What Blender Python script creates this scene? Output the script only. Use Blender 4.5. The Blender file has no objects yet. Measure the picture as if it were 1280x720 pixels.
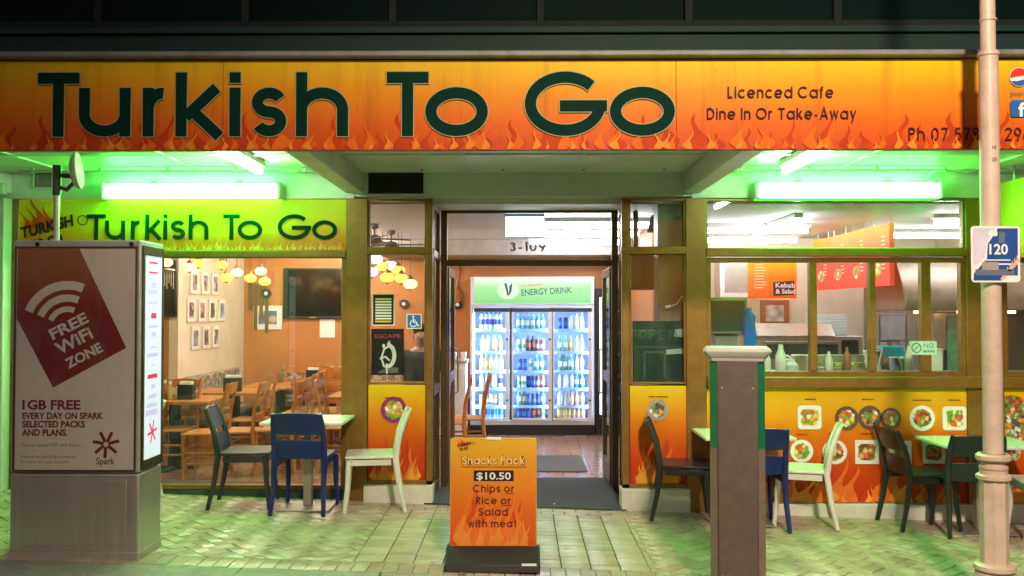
import bpy, bmesh, math, random
from mathutils import Vector, Matrix, Euler
R = math.radians
rnd = random.Random(7)
SC = bpy.context.scene
COL = SC.collection

# ------------------------------------------------------------------ camera, sky, light, exposure
F_PX, CAM_Y, CAM_H = 1154.0, -8.2, 1.72
cam_d = bpy.data.cameras.new("camera"); cam = bpy.data.objects.new("camera", cam_d); COL.objects.link(cam)
cam_d.sensor_width = 36.0; cam_d.lens = 36.0 * F_PX / 1280.0
cam_d.clip_start = 0.05; cam_d.clip_end = 2000
cam.location = (0, CAM_Y, CAM_H)
cam.rotation_euler = (R(90) + math.atan(28 / F_PX), 0, math.atan(10 / F_PX))
SC.camera = cam
CAM_M = Euler(cam.rotation_euler).to_matrix()

world = bpy.data.worlds.new("World"); SC.world = world; world.use_nodes = True
wn = world.node_tree
for n in list(wn.nodes): wn.nodes.remove(n)
sky = wn.nodes.new("ShaderNodeTexSky"); sky.sky_type = 'NISHITA'; sky.sun_disc = False
sky.sun_elevation = R(-1); sky.sun_rotation = R(170)
bg = wn.nodes.new("ShaderNodeBackground"); bg.inputs[1].default_value = 0.40
wo = wn.nodes.new("ShaderNodeOutputWorld")
wn.links.new(sky.outputs[0], bg.inputs[0]); wn.links.new(bg.outputs[0], wo.inputs[0])

# the street lamp across the road that throws the pole's shadow on the fascia
sl = bpy.data.lights.new("street_lamp_light", 'SPOT'); slo = bpy.data.objects.new("street_lamp_light", sl); COL.objects.link(slo)
slo.location = (1.45, -9.6, 6.0); sl.energy = 2900; sl.color = (1.0, 0.80, 0.58); sl.shadow_soft_size = 0.30
sl.spot_size = R(99); sl.spot_blend = 1.0
slo.rotation_euler = (Vector((3.5, -2.2, 1.7)) - Vector(slo.location)).to_track_quat('-Z', 'Y').to_euler()

SC.view_settings.view_transform = 'Standard'; SC.view_settings.look = 'None'
SC.view_settings.exposure = 0.38; SC.view_settings.gamma = 1.0; SC.view_settings.use_curve_mapping = False
SC.render.engine = 'CYCLES'
cy = SC.cycles
cy.use_denoising = True; cy.max_bounces = 8; cy.diffuse_bounces = 3; cy.glossy_bounces = 3
cy.transparent_max_bounces = 16; cy.transmission_bounces = 4
cy.caustics_reflective = False; cy.caustics_refractive = False
cy.sample_clamp_indirect = 6.0; cy.use_adaptive_sampling = True

GREEN_L, WARM_L = 52.0, 25.5      # radiance of the green canopy tubes and of the indoor tubes

# ------------------------------------------------------------------ helpers
def at(px, py, Y):
    """point of the plane y = Y seen at pixel (px, py) of the 1280x720 photograph (used once, for measuring)"""
    d = CAM_M @ Vector(((px - 640) / F_PX, (360 - py) / F_PX, -1))
    return Vector(cam.location) + d * ((Y - CAM_Y) / d.y)
def AX(px, Y, py=388): return at(px, py, Y).x
def AZ(py, Y, px=650): return at(px, py, Y).z
def gz(x): return -0.031 * x            # the pavement falls gently to the right

# ---- materials
MATS = {}
def new_mat(name):
    m = bpy.data.materials.new(name); m.use_nodes = True
    nt = m.node_tree
    for n in list(nt.nodes): nt.nodes.remove(n)
    out = nt.nodes.new("ShaderNodeOutputMaterial"); MATS[name] = m
    return m, nt, out
def N(nt, t, **kw):
    n = nt.nodes.new(t)
    for k, v in kw.items(): setattr(n, k, v)
    return n
def mixcol(nt, fac, a, b, mode='MIX'):
    n = N(nt, "ShaderNodeMix", data_type='RGBA', blend_type=mode)
    for sock, v in ((n.inputs[0], fac), (n.inputs[6], a), (n.inputs[7], b)):
        if hasattr(v, 'is_output') or hasattr(v, 'links'): nt.links.new(v, sock)
        elif isinstance(v, (tuple, list)): sock.default_value = (*v[:3], 1)
        else: sock.default_value = v
    return n.outputs[2]
def noise(nt, scale, detail=4, coord='Object', rough=.6, stretch=None):
    tc = N(nt, "ShaderNodeTexCoord"); nz = N(nt, "ShaderNodeTexNoise")
    nz.inputs['Scale'].default_value = scale; nz.inputs['Detail'].default_value = detail; nz.inputs['Roughness'].default_value = rough
    src = tc.outputs[coord]
    if stretch:
        mp = N(nt, "ShaderNodeMapping"); mp.inputs['Scale'].default_value = stretch
        nt.links.new(src, mp.inputs[0]); src = mp.outputs[0]
    nt.links.new(src, nz.inputs['Vector'])
    return nz
def ramp(nt, fac, stops):
    r = N(nt, "ShaderNodeValToRGB"); e = r.color_ramp.elements
    while len(e) > 1: e.remove(e[0])
    e[0].position = stops[0][0]; e[0].color = (*stops[0][1], 1)
    for p, c in stops[1:]:
        q = e.new(p); q.color = (*c, 1)
    nt.links.new(fac, r.inputs[0])
    return r.outputs[0]
def mat(name, col, rough=.5, metal=0.0, var=.12, scale=9, bump=0.0, bscale=60, spec=.5, stretch=None, dirt=0.0, dirt_col=(.05, .045, .035), coat=0.0, chips=0.0):
    """principled paint with uneven tone, uneven gloss, fine bump and stains"""
    if name in MATS: return MATS[name]
    m, nt, out = new_mat(name)
    p = N(nt, "ShaderNodeBsdfPrincipled")
    nz = noise(nt, scale, stretch=stretch)
    lo = tuple(max(0, c * (1 - var)) for c in col); hi = tuple(min(1, c * (1 + var)) for c in col)
    c = ramp(nt, nz.outputs['Fac'], [(.3, lo), (.7, hi)])
    if dirt:
        n2 = noise(nt, scale * .45, 6, rough=.7)
        f = ramp(nt, n2.outputs['Fac'], [(.48, (0, 0, 0)), (.72, (dirt, dirt, dirt))])
        c = mixcol(nt, f, c, dirt_col)
    if chips:
        n5 = noise(nt, 42, 5, rough=.75); f5_ = ramp(nt, n5.outputs['Fac'], [(.66, (0, 0, 0)), (.69, (chips,) * 3)]); c = mixcol(nt, f5_, c, (.10, .055, .03))
    nt.links.new(c, p.inputs['Base Color'])
    rr = N(nt, "ShaderNodeMapRange"); rr.inputs[3].default_value = max(.02, rough - .08); rr.inputs[4].default_value = min(1, rough + .1)
    nt.links.new(nz.outputs['Fac'], rr.inputs[0]); nt.links.new(rr.outputs[0], p.inputs['Roughness'])
    p.inputs['Metallic'].default_value = metal; p.inputs['Specular IOR Level'].default_value = spec
    p.inputs['Coat Weight'].default_value = coat; p.inputs['Coat Roughness'].default_value = .08
    if bump:
        b = N(nt, "ShaderNodeBump"); b.inputs['Strength'].default_value = bump; b.inputs['Distance'].default_value = .01
        n3 = noise(nt, bscale, 3, stretch=stretch); nt.links.new(n3.outputs['Fac'], b.inputs['Height']); nt.links.new(b.outputs[0], p.inputs['Normal'])
    nt.links.new(p.outputs[0], out.inputs[0])
    return m
def emit(name, col, strength, base=None):
    if name in MATS: return MATS[name]
    m, nt, out = new_mat(name)
    p = N(nt, "ShaderNodeBsdfPrincipled"); p.inputs['Base Color'].default_value = (*(base or (.8, .8, .8)), 1)
    p.inputs['Emission Color'].default_value = (*col, 1); p.inputs['Emission Strength'].default_value = strength
    p.inputs['Roughness'].default_value = .4
    nt.links.new(p.outputs[0], out.inputs[0]); return m
def glass(name, tint=(.93, .97, .95), refl=1.0):
    if name in MATS: return MATS[name]
    m, nt, out = new_mat(name)
    t = N(nt, "ShaderNodeBsdfTransparent"); t.inputs[0].default_value = (*tint, 1)
    g = N(nt, "ShaderNodeBsdfGlossy"); g.inputs['Roughness'].default_value = .015
    lw = N(nt, "ShaderNodeLayerWeight"); lw.inputs['Blend'].default_value = .5
    pw = N(nt, "ShaderNodeMath", operation='POWER'); pw.inputs[1].default_value = 5; nt.links.new(lw.outputs['Facing'], pw.inputs[0])
    mu = N(nt, "ShaderNodeMath", operation='MULTIPLY_ADD'); mu.inputs[1].default_value = .9 * refl; mu.inputs[2].default_value = .045 * refl; nt.links.new(pw.outputs[0], mu.inputs[0])
    mx = N(nt, "ShaderNodeMixShader"); nt.links.new(mu.outputs[0], mx.inputs[0]); nt.links.new(t.outputs[0], mx.inputs[1]); nt.links.new(g.outputs[0], mx.inputs[2])
    df = N(nt, "ShaderNodeBsdfDiffuse"); df.inputs[0].default_value = (.6, .6, .58, 1)
    nz = noise(nt, 3.5, 6, rough=.75, stretch=(1.6, 1, .5)); sm = ramp(nt, nz.outputs['Fac'], [(.45, (.004,) * 3), (.75, (.05,) * 3)])
    m2 = N(nt, "ShaderNodeMixShader"); nt.links.new(sm, m2.inputs[0]); nt.links.new(mx.outputs[0], m2.inputs[1]); nt.links.new(df.outputs[0], m2.inputs[2])
    nt.links.new(m2.outputs[0], out.inputs[0]); return m
def grad(name, stops, rough=.55, axis=2, grain=.10, emis=0.0):
    """printed vertical colour gradient of a sign, slightly faded and grubby"""
    if name in MATS: return MATS[name]
    m, nt, out = new_mat(name)
    p = N(nt, "ShaderNodeBsdfPrincipled"); tc = N(nt, "ShaderNodeTexCoord"); sp = N(nt, "ShaderNodeSeparateXYZ")
    nt.links.new(tc.outputs['Generated'], sp.inputs[0])
    c = ramp(nt, sp.outputs[axis], stops)
    nz = noise(nt, 5, 5); f = ramp(nt, nz.outputs['Fac'], [(.35, (1 - grain,) * 3), (.7, (1, 1, 1))])
    c = mixcol(nt, 1.0, c, f, 'MULTIPLY')
    if name == 'sign_gradient':
        n6 = noise(nt, 3.0, 6, rough=.7, stretch=(3.2, 1, .22)); f6 = ramp(nt, n6.outputs['Fac'], [(.50, (1, 1, 1)), (.75, (.66, .62, .56))]); c = mixcol(nt, .8, c, f6, 'MULTIPLY')
        n7 = noise(nt, 38, 2); f7 = ramp(nt, n7.outputs['Fac'], [(.735, (1, 1, 1)), (.76, (.35, .3, .25))]); c = mixcol(nt, .7, c, f7, 'MULTIPLY')
    nt.links.new(c, p.inputs['Base Color']); p.inputs['Roughness'].default_value = rough; p.inputs['Specular IOR Level'].default_value = .2
    if emis:
        nt.links.new(c, p.inputs['Emission Color']); p.inputs['Emission Strength'].default_value = emis
    nt.links.new(p.outputs[0], out.inputs[0]); return m
def food(name, cols, scale, seed):
    """a printed photograph of food: crumbly cells in a handful of colours"""
    if name in MATS: return MATS[name]
    m, nt, out = new_mat(name)
    p = N(nt, "ShaderNodeBsdfPrincipled"); tc = N(nt, "ShaderNodeTexCoord")
    mp = N(nt, "ShaderNodeMapping"); mp.inputs['Location'].default_value = (seed, seed * 1.7, seed * .3)
    v = N(nt, "ShaderNodeTexVoronoi"); v.inputs['Scale'].default_value = scale; v.inputs['Randomness'].default_value = 1
    nt.links.new(tc.outputs['Object'], mp.inputs[0]); nt.links.new(mp.outputs[0], v.inputs['Vector'])
    sp = N(nt, "ShaderNodeSeparateColor"); nt.links.new(v.outputs['Color'], sp.inputs[0])
    r = N(nt, "ShaderNodeValToRGB"); r.color_ramp.interpolation = 'CONSTANT'; e = r.color_ramp.elements
    e[0].position = 0; e[0].color = (*cols[0], 1); e[1].position = 1 / len(cols); e[1].color = (*cols[1], 1)
    for i, c in enumerate(cols[2:], 2):
        q = e.new(i / len(cols)); q.color = (*c, 1)
    nt.links.new(sp.outputs[0], r.inputs[0])
    dk = ramp(nt, v.outputs['Distance'], [(.1, (1.25, 1.25, 1.25)), (.8, (.6, .55, .5))])
    c = mixcol(nt, 1.0, r.outputs[0], dk, 'MULTIPLY')
    nt.links.new(c, p.inputs['Base Color']); p.inputs['Roughness'].default_value = .35
    nt.links.new(p.outputs[0], out.inputs[0]); return m

# ---- mesh collector
class MB:
    def __init__(s): s.v = []; s.f = []; s.m = []; s.sm = []
    def add(s, vs, fs, mi=0, smooth=False):
        b = len(s.v); s.v += [tuple(v) for v in vs]
        for f in fs: s.f.append(tuple(b + i for i in f)); s.m.append(mi); s.sm.append(smooth)
        return s
    def box(s, x0, x1, y0, y1, z0, z1, mi=0):
        x0, x1 = min(x0, x1), max(x0, x1); y0, y1 = min(y0, y1), max(y0, y1); z0, z1 = min(z0, z1), max(z0, z1)
        v = [(x0, y0, z0), (x1, y0, z0), (x1, y1, z0), (x0, y1, z0), (x0, y0, z1), (x1, y0, z1), (x1, y1, z1), (x0, y1, z1)]
        return s.add(v, [(0, 3, 2, 1), (4, 5, 6, 7), (0, 1, 5, 4), (1, 2, 6, 5), (2, 3, 7, 6), (3, 0, 4, 7)], mi)
    def obox(s, c, dx, dy, dz, rot, mi=0):
        """box with centre c, full sizes, rotation matrix"""
        vs = [Vector(c) + rot @ Vector((sx * dx / 2, sy * dy / 2, sz * dz / 2)) for sz in (-1, 1) for sx, sy in ((-1, -1), (1, -1), (1, 1), (-1, 1))]
        return s.add(vs, [(0, 3, 2, 1), (4, 5, 6, 7), (0, 1, 5, 4), (1, 2, 6, 5), (2, 3, 7, 6), (3, 0, 4, 7)], mi)
    def tube(s, pts, rad, n=10, mi=0, caps=True, sq=None, ph=0.0):
        """tapered tube along a path; sq=(a,b) squashes the section in the frame's two directions"""
        pts = [Vector(p) for p in pts]; rr = rad if isinstance(rad, (list, tuple)) else [rad] * len(pts)
        rings = []; up = None
        for i, p in enumerate(pts):
            t = (pts[min(i + 1, len(pts) - 1)] - pts[max(i - 1, 0)]).normalized()
            if up is None:
                ref = Vector((0, 0, 1)) if abs(t.z) < .9 else Vector((0, 1, 0))
                up = (ref - t * ref.dot(t)).normalized()
            else:
                up = (up - t * up.dot(t)).normalized()
            sd = t.cross(up); a, b = sq or (1, 1)
            rings.append([p + up * (rr[i] * a * math.cos(2 * math.pi * k / n + ph)) + sd * (rr[i] * b * math.sin(2 * math.pi * k / n + ph)) for k in range(n)])
        vs = [v for r in rings for v in r]; fs = []
        for i in range(len(pts) - 1):
            for k in range(n):
                k2 = (k + 1) % n; fs.append((i * n + k, i * n + k2, (i + 1) * n + k2, (i + 1) * n + k))
        s.add(vs, fs, mi, n > 5)
        if caps:
            b = len(s.v) - len(vs)
            s.f.append(tuple(b + k for k in range(n - 1, -1, -1))); s.m.append(mi); s.sm.append(False)
            s.f.append(tuple(b + (len(pts) - 1) * n + k for k in range(n))); s.m.append(mi); s.sm.append(False)
        return s
    def cyl(s, p0, p1, r, n=12, mi=0, r1=None): return s.tube([p0, p1], [r, r if r1 is None else r1], n, mi)
    def lathe(s, prof, c=(0, 0, 0), n=16, mi=0, ph=0.0, smooth=True):
        """prof = [(r, z)...] revolved about a vertical axis through c"""
        vs = []; fs = []
        for r, z in prof:
            for k in range(n):
                a = 2 * math.pi * k / n + ph; vs.append((c[0] + r * math.cos(a), c[1] + r * math.sin(a), c[2] + z))
        for i in range(len(prof) - 1):
            for k in range(n):
                k2 = (k + 1) % n; fs.append((i * n + k, i * n + k2, (i + 1) * n + k2, (i + 1) * n + k))
        fs.append(tuple(range(n - 1, -1, -1))); fs.append(tuple((len(prof) - 1) * n + k for k in range(n)))
        return s.add(vs, fs, mi, smooth)
    def ball(s, c, rx, ry, rz, n=14, m=9, mi=0):
        prof = [(max(.001, math.sin(math.pi * i / m)), -math.cos(math.pi * i / m)) for i in range(m + 1)]
        vs = []; fs = []
        for r, z in prof:
            for k in range(n):
                a = 2 * math.pi * k / n; vs.append((c[0] + rx * r * math.cos(a), c[1] + ry * r * math.sin(a), c[2] + rz * z))
        for i in range(m):
            for k in range(n):
                k2 = (k + 1) % n; fs.append((i * n + k, i * n + k2, (i + 1) * n + k2, (i + 1) * n + k))
        return s.add(vs, fs, mi, True)
    def prism(s, poly, fn, t0, t1, mi=0):
        """2-D polygon extruded; fn(u, v, t) -> 3-D"""
        n = len(poly)
        vs = [fn(u, v, t0) for u, v in poly] + [fn(u, v, t1) for u, v in poly]
        fs = [tuple(range(n - 1, -1, -1)), tuple(range(n, 2 * n))] + [(i, (i + 1) % n, n + (i + 1) % n, n + i) for i in range(n)]
        return s.add(vs, fs, mi)
    def flat(s, poly, fn, t, mi=0):
        return s.add([fn(u, v, t) for u, v in poly], [tuple(range(len(poly)))], mi)
    def build(s, name, mats, parent=None, bevel=0.0, seg=2, sharp=40):
        off = Vector(BASE.get(parent.name, (0, 0, 0))) if parent is not None else Vector((0, 0, 0))
        me = bpy.data.meshes.new(name)
        me.from_pydata([tuple(Vector(v) - off) for v in s.v], [], s.f)
        for m in (mats if isinstance(mats, (list, tuple)) else [mats]): me.materials.append(m)
        me.polygons.foreach_set('material_index', s.m); me.polygons.foreach_set('use_smooth', s.sm)
        bm = bmesh.new(); bm.from_mesh(me); bmesh.ops.recalc_face_normals(bm, faces=bm.faces); bm.to_mesh(me); bm.free()
        me.set_sharp_from_angle(angle=R(sharp)); me.update()
        o = bpy.data.objects.new(name, me); COL.objects.link(o)
        if parent is not None: o.parent = parent; BASE[o.name] = tuple(off)
        else: BASE[o.name] = (0, 0, 0)
        if bevel:
            b = o.modifiers.new('bevel', 'BEVEL'); b.width = bevel; b.segments = seg; b.limit_method = 'ANGLE'; b.angle_limit = R(35)
        return o
BASE = {}
def tag(o, label, cat, group=None):
    o['label'] = label; o['category'] = cat
    if group: o['group'] = group
    return o
def thing(name, label, cat, loc=(0, 0, 0), rz=0.0, group=None, local=False):
    """Empty at the base of a thing. Parts are given in world coordinates unless local (then around the origin)."""
    o = bpy.data.objects.new(name, None); COL.objects.link(o); o.location = loc; o.rotation_euler = (0, 0, rz); o.empty_display_size = .1
    BASE[o.name] = (0, 0, 0) if local else tuple(loc)
    return tag(o, label, cat, group)
def structure(o): o['kind'] = 'structure'; return o
def dup(root, loc, rz, label, group=None, swap=None):
    """copy of a thing with copies of its parts and their sub-parts"""
    r = root.copy(); COL.objects.link(r); r.location = loc; r.rotation_euler = (0, 0, rz); r['label'] = label
    if group: r['group'] = group
    for ch in list(root.children):
        c = ch.copy(); COL.objects.link(c); c.parent = r
        for g in list(ch.children):
            d = g.copy(); COL.objects.link(d); d.parent = c
    return r

# ---- geometric stroke lettering (signwriter's round sans)
def ell(cx, cy, rx, ry, a0, a1, n=36):
    return [(cx + rx * math.cos(R(a0 + (a1 - a0) * i / n)), cy + ry * math.sin(R(a0 + (a1 - a0) * i / n))) for i in range(n + 1)]
XH = .76
def glyph(c, w):
    h = w / 2; x = XH
    O = lambda W, top, a0=0, a1=360: ell(W / 2, top / 2, W / 2, top / 2 - h, a0, a1)
    def es(W, top):
        r = (top - w) / 4
        return ell(W / 2, top - h - r, W / 2, r, 25, 270, 22) + ell(W / 2, h + r, W / 2, r, 90, -155, 22)[1:]
    arch = lambda x0, W: [(x0, .3)] + ell(x0 + W / 2, x - h - .26, W / 2, .26, 180, 0, 20) + [(x0 + W, 0)]
    G = {
        'T': (.52, [[(-h, 1 - h), (.52 + h, 1 - h)], [(.26, 0), (.26, 1 - w)]]),
        'u': (.5, [[(0, x)] + ell(.25, h + .26, .25, .26, 180, 360, 20) + [(.5, h + .3)], [(.5, 0), (.5, x)]]),
        'r': (.28, [[(0, 0), (0, x)], [(0, .34)] + ell(.27, x - h - .26, .27, .26, 180, 82, 14)]),
        'k': (.46, [[(0, 0), (0, 1)], [(h * .6, .30), (.44, x)], [(.12, .42), (.48, 0)]]),
        'i': (0, [[(0, 0), (0, x)], [(0, 1 - w * .95), (0, 1)]]),
        'l': (0, [[(0, 0), (0, 1)]]),
        's': (.36, [es(.36, x)]), 'S': (.46, [es(.46, 1)]),
        'h': (.5, [[(0, 0), (0, 1)], arch(0, .5)]), 'n': (.48, [[(0, 0), (0, x)], arch(0, .48)]),
        'm': (.84, [[(0, 0), (0, x)], arch(0, .42), arch(.42, .42)]),
        'o': (.66, [O(.66, x)]), 'O': (.9, [O(.9, 1)]), '0': (.5, [O(.5, 1)]),
        'G': (.9, [O(.9, 1, 42, 360), [(.38, .5 - h * .4), (.9 + h, .5 - h * .4)]]),
        'C': (.82, [O(.9, 1, 45, 315)]), 'c': (.58, [O(.66, x, 48, 312)]),
        'e': (.64, [O(.64, x, 0, 318), [(0, x / 2), (.64, x / 2)]]),
        'a': (.64, [O(.64, x), [(.64, 0), (.64, x)]]), 'd': (.64, [O(.64, x), [(.64, 0), (.64, 1)]]),
        'p': (.64, [O(.64, x), [(0, -.3), (0, x)]]), 'b': (.64, [O(.64, x), [(0, 0), (0, 1)]]),
        'f': (.26, [[(.09, 0), (.09, .78)] + ell(.25, .78, .16, .22 - h, 180, 75, 10), [(-.06, x - h), (.26, x - h)]]),
        't': (.24, [[(.1, 0), (.1, .97)], [(-.05, x - h), (.26, x - h)]]),
        'y': (.46, [[(0, x), (.24, 0)], [(.48, x), (.1, -.3)]]),
        'w': (.7, [[(0, x), (.18, h * .6), (.36, x - h * .6), (.54, h * .6), (.72, x)]]),
        'L': (.38, [[(0, 0), (0, 1)], [(h, h), (.4, h)]]), 'I': (0, [[(0, 0), (0, 1)]]),
        'D': (.6, [[(0, 0), (0, 1)], [(h, 1 - h), (.22, 1 - h)] + ell(.22, .5, .38, .5 - h, 90, -90, 24) + [(h, h)]]),
        'A': (.66, [[(0, 0), (.33, 1), (.66, 0)], [(.13, .3), (.53, .3)]]),
        'P': (.42, [[(0, 0), (0, 1)], [(h, 1 - h), (.2, 1 - h)] + ell(.2, .74, .22, .26 - h, 90, -90, 18) + [(h, .48 + h)]]),
        'R': (.44, [[(0, 0), (0, 1)], [(h, 1 - h), (.2, 1 - h)] + ell(.2, .74, .22, .26 - h, 90, -90, 18) + [(h, .48 + h)], [(.2, .48), (.44, 0)]]),
        '-': (.24, [[(0, .34), (.24, .34)]]),
        '7': (.46, [[(0, 1 - h), (.46, 1 - h), (.14, 0)]]),
        '5': (.44, [[(.42, 1 - h), (.1, 1 - h), (.05, .56)] + ell(.2, .32, .24, .32 - h, 120, -140, 22)]),
        '8': (.44, [ell(.22, .76, .18, .24 - h, 0, 360), ell(.22, .28, .22, .28 - h, 0, 360)]),
        '2': (.44, [ell(.22, .73, .22, .27 - h, 165, -30, 18) + [(0, h), (.46, h)]]),
        '9': (.46, [ell(.23, .68, .23, .32 - h, 0, 360), [(.44, .6), (.2, 0)]]),
        '6': (.46, [ell(.23, .32, .23, .32 - h, 0, 360), [(.02, .4), (.26, 1)]]),
        '1': (.12, [[(.12, 0), (.12, 1)], [(0, .86), (.12, 1 - h)]]),
        '3': (.4, [ell(.18, .75, .2, .25 - h, 150, -90, 16), ell(.18, .28, .22, .28 - h, 90, -150, 18)]),
    }
    return G[c]
def ribbon(mb, pts, w, fn, t, mi):
    closed = (Vector(pts[0]) - Vector(pts[-1])).length < 1e-5
    P = [Vector(p) for p in pts]
    if closed: P = P[:-1]
    n = len(P); L = []; Rr = []
    for i in range(n):
        a = P[i - 1] if (i > 0 or closed) else None; b = P[(i + 1) % n] if (i < n - 1 or closed) else None
        d1 = (P[i] - a).normalized() if a is not None else None; d2 = (b - P[i]).normalized() if b is not None else None
        if d1 is None: d1 = d2
        if d2 is None: d2 = d1
        n1 = Vector((-d1.y, d1.x)); n2 = Vector((-d2.y, d2.x)); m = n1 + n2
        m = n1 if m.length < .2 else m.normalized()
        k = (w / 2) / max(.35, m.dot(n1))
        L.append(P[i] + m * k); Rr.append(P[i] - m * k)
    vs = [fn(p.x, p.y, t) for p in L] + [fn(p.x, p.y, t) for p in Rr]
    mb.add(vs, [(i, (i + 1) % n, n + (i + 1) % n, n + i) for i in range(n if closed else n - 1)], mi)
def put_glyph(mb, c, x0, width, cap, w, fn, mi, t0=0.0, grow=0.0):
    """one letter: left edge x0 and full width in metres; returns nothing"""
    W, st = glyph(c, w / cap)
    sx = 1 if W == 0 or width is None else (width - w) / (W * cap)
    for k, s in enumerate(st):
        pts = [(x0 + w / 2 + p[0] * cap * sx, p[1] * cap) for p in s]
        if c == 'T' and k == 0: pts = [(x0, pts[0][1]), (x0 + (width or (W * cap + w)), pts[1][1])]
        if grow and (Vector(pts[0]) - Vector(pts[-1])).length > 1e-5:
            a = (Vector(pts[0]) - Vector(pts[1])).normalized() * grow; b = (Vector(pts[-1]) - Vector(pts[-2])).normalized() * grow
            pts = [tuple(Vector(pts[0]) + a)] + pts[1:-1] + [tuple(Vector(pts[-1]) + b)]
        ribbon(mb, pts, w + 2 * grow, fn, t0 + k * .00025, mi)
def text_width(s, cap, w, gap=.17):
    x = 0
    for c in s: x += (.36 * cap if c == ' ' else glyph(c, w / cap)[0] * cap + w + gap * cap)
    return x - gap * cap
def stroke_text(mb, s, x0, width, cap, w, fn, mi, t0=0.0, grow=0.0):
    """a line of lettering from x0 fitted to the width"""
    f = width / text_width(s, cap, w); x = x0
    for c in s:
        if c == ' ': x += .36 * cap * f; continue
        W = glyph(c, w / cap)[0] * cap + w
        put_glyph(mb, c, x, (W * f if W > w * 1.01 else None), cap, w, fn, mi, t0, grow)
        x += (W + .17 * cap) * f
def font_mesh(mb, s, fn, size, mi, t=0.0, align='LEFT', bold=0.0, width=None, shear=0.0, rot=0.0):
    """small bold lettering from Blender's own built-in face; fn(u, v, t) places it"""
    cu = bpy.data.curves.new('lettering', 'FONT'); cu.body = s; cu.size = size; cu.offset = bold; cu.shear = shear; cu.resolution_u = 3
    o = bpy.data.objects.new('lettering', cu); COL.objects.link(o)
    dg = bpy.context.evaluated_depsgraph_get(); me = bpy.data.meshes.new_from_object(o.evaluated_get(dg))
    xs = [v.co.x for v in me.vertices]; x0, x1 = min(xs), max(xs); sc = 1 if width is None else width / (x1 - x0)
    ox = {'LEFT': x0, 'CENTER': (x0 + x1) / 2, 'RIGHT': x1}[align]; c, sn = math.cos(rot), math.sin(rot)
    vs = []
    for v in me.vertices:
        a, b = (v.co.x - ox) * sc, v.co.y; vs.append(fn(a * c - b * sn, a * sn + b * c, t))
    mb.add(vs, [tuple(p.vertices) for p in me.polygons], mi)
    bpy.data.objects.remove(o); bpy.data.curves.remove(cu); bpy.data.meshes.remove(me)
def tongue(mb, fn, cx, z0, w, h, lean, mi, t, s=1):
    n = 16; L = []; Rr = []
    for i in range(n + 1):
        q = i / n
        c = cx + lean * h * (q ** 1.6) + s * .30 * w * math.sin(q * 6.0) + s * .07 * h * math.sin(q * 3.1)
        hw = w * .40 * (1 - q) ** .9 * (1 + .75 * math.sin(min(1, q * 1.9) * math.pi)) * (1 + .18 * math.sin(q * 9))
        L.append((c - hw, z0 + h * q)); Rr.append((c + hw, z0 + h * q))
    vs = [fn(u, v, t) for u, v in L] + [fn(u, v, t) for u, v in Rr]
    mb.add(vs, [(i, i + 1, n + 2 + i, n + 1 + i) for i in range(n)], mi)
def flames(mb, fn, x0, x1, z0, H, n, mi, t0, seed, wf=1.0):
    r = random.Random(seed); t = t0
    for i in range(n):
        h = H * r.uniform(.35, 1.0); w = h * r.uniform(.22, .42) * wf
        cx = x0 + (x1 - x0) * (i + r.uniform(.15, .85)) / n
        cx = min(max(cx, x0 + w * .9 + .12 * h), x1 - w * .9 - .3 * h) if x1 - x0 > 2.2 * w + .5 * h else (x0 + x1) / 2
        tongue(mb, fn, cx, z0, w, h, r.uniform(-.06, .2), mi, t, r.choice((-1, 1))); t += .00006
def facing(Y):           # sheet plane facing the street, t metres proud of it
    return lambda u, v, t: (u, Y - t, v)

# ---- shared materials
M_frame = mat('olive_bronze_paint', (.25, .125, .024), .38, .35, .12, 14, .04, dirt=.25)
M_frame_dark = mat('dark_bronze', (.085, .06, .03), .35, .5, .12, 10)
M_white = mat('off_white_paint', (.66, .66, .60), .55, 0, .07, 4, .08, dirt=.35, dirt_col=(.3, .29, .24))
M_soffit = mat('soffit_paint', (.74, .75, .70), .34, 0, .06, 2.2, .12, 7, dirt=.5, dirt_col=(.40, .38, .30), chips=.25)
M_black = mat('black_plastic', (.012, .012, .013), .38)
M_dark = mat('charcoal', (.03, .03, .032), .5)
M_steel = mat('brushed_steel', (.52, .50, .47), .32, .9, .12, 30, .03, 200, stretch=(1, 1, .06))
M_alu = mat('dull_aluminium', (.55, .53, .5), .36, .75, .1, 18)
M_cream = mat('cream_wall', (.78, .66, .49), .6, 0, .05, 3)
M_tan = mat('tan_wall', (.47, .178, .045), .55, 0, .08, 2.5, .05, 30)
M_ceil = mat('ceiling_white', (.74, .71, .68), .6, 0, .04, 2)
M_glass = glass('window_glass', (.95, .98, .96), .9)
M_white_plain = mat('white_print', (.82, .82, .8), .4, 0, .03)
M_red_print = mat('red_print', (.62, .03, .02), .4)
M_black_print = mat('black_print', (.008, .009, .010), .35)
M_wood = mat('honey_wood', (.44, .155, .026), .38, 0, .28, 16, .05, 40, stretch=(1, 1, .25))
M_wood_red = mat('red_brown_wood', (.36, .12, .03), .4, 0, .25, 14, .05, 40)
SIGN_STOPS = [(0, (.60, .06, .005)), (.3, (.74, .13, .005)), (.65, (.80, .29, .004)), (1, (.82, .55, .006))]
M_sign = grad('sign_gradient', SIGN_STOPS)
M_panel = grad('poster_gradient', [(0, (.48, .030, .005)), (.30, (.62, .065, .006)), (.62, (.74, .19, .006)), (.86, (.80, .40, .01)), (1, (.80, .56, .015))])
M_flame_a = mat('flame_print_light', (.82, .30, .05), .38, 0, .15, 6)
M_flame_b = mat('flame_print_red', (.50, .035, .008), .38, 0, .15, 6)
M_flame_c = mat('flame_print_pale', (.86, .44, .14), .38, 0, .15, 6)
M_flame_y = mat('flame_print_yellow', (.86, .55, .06), .38, 0, .15, 6)

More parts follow.
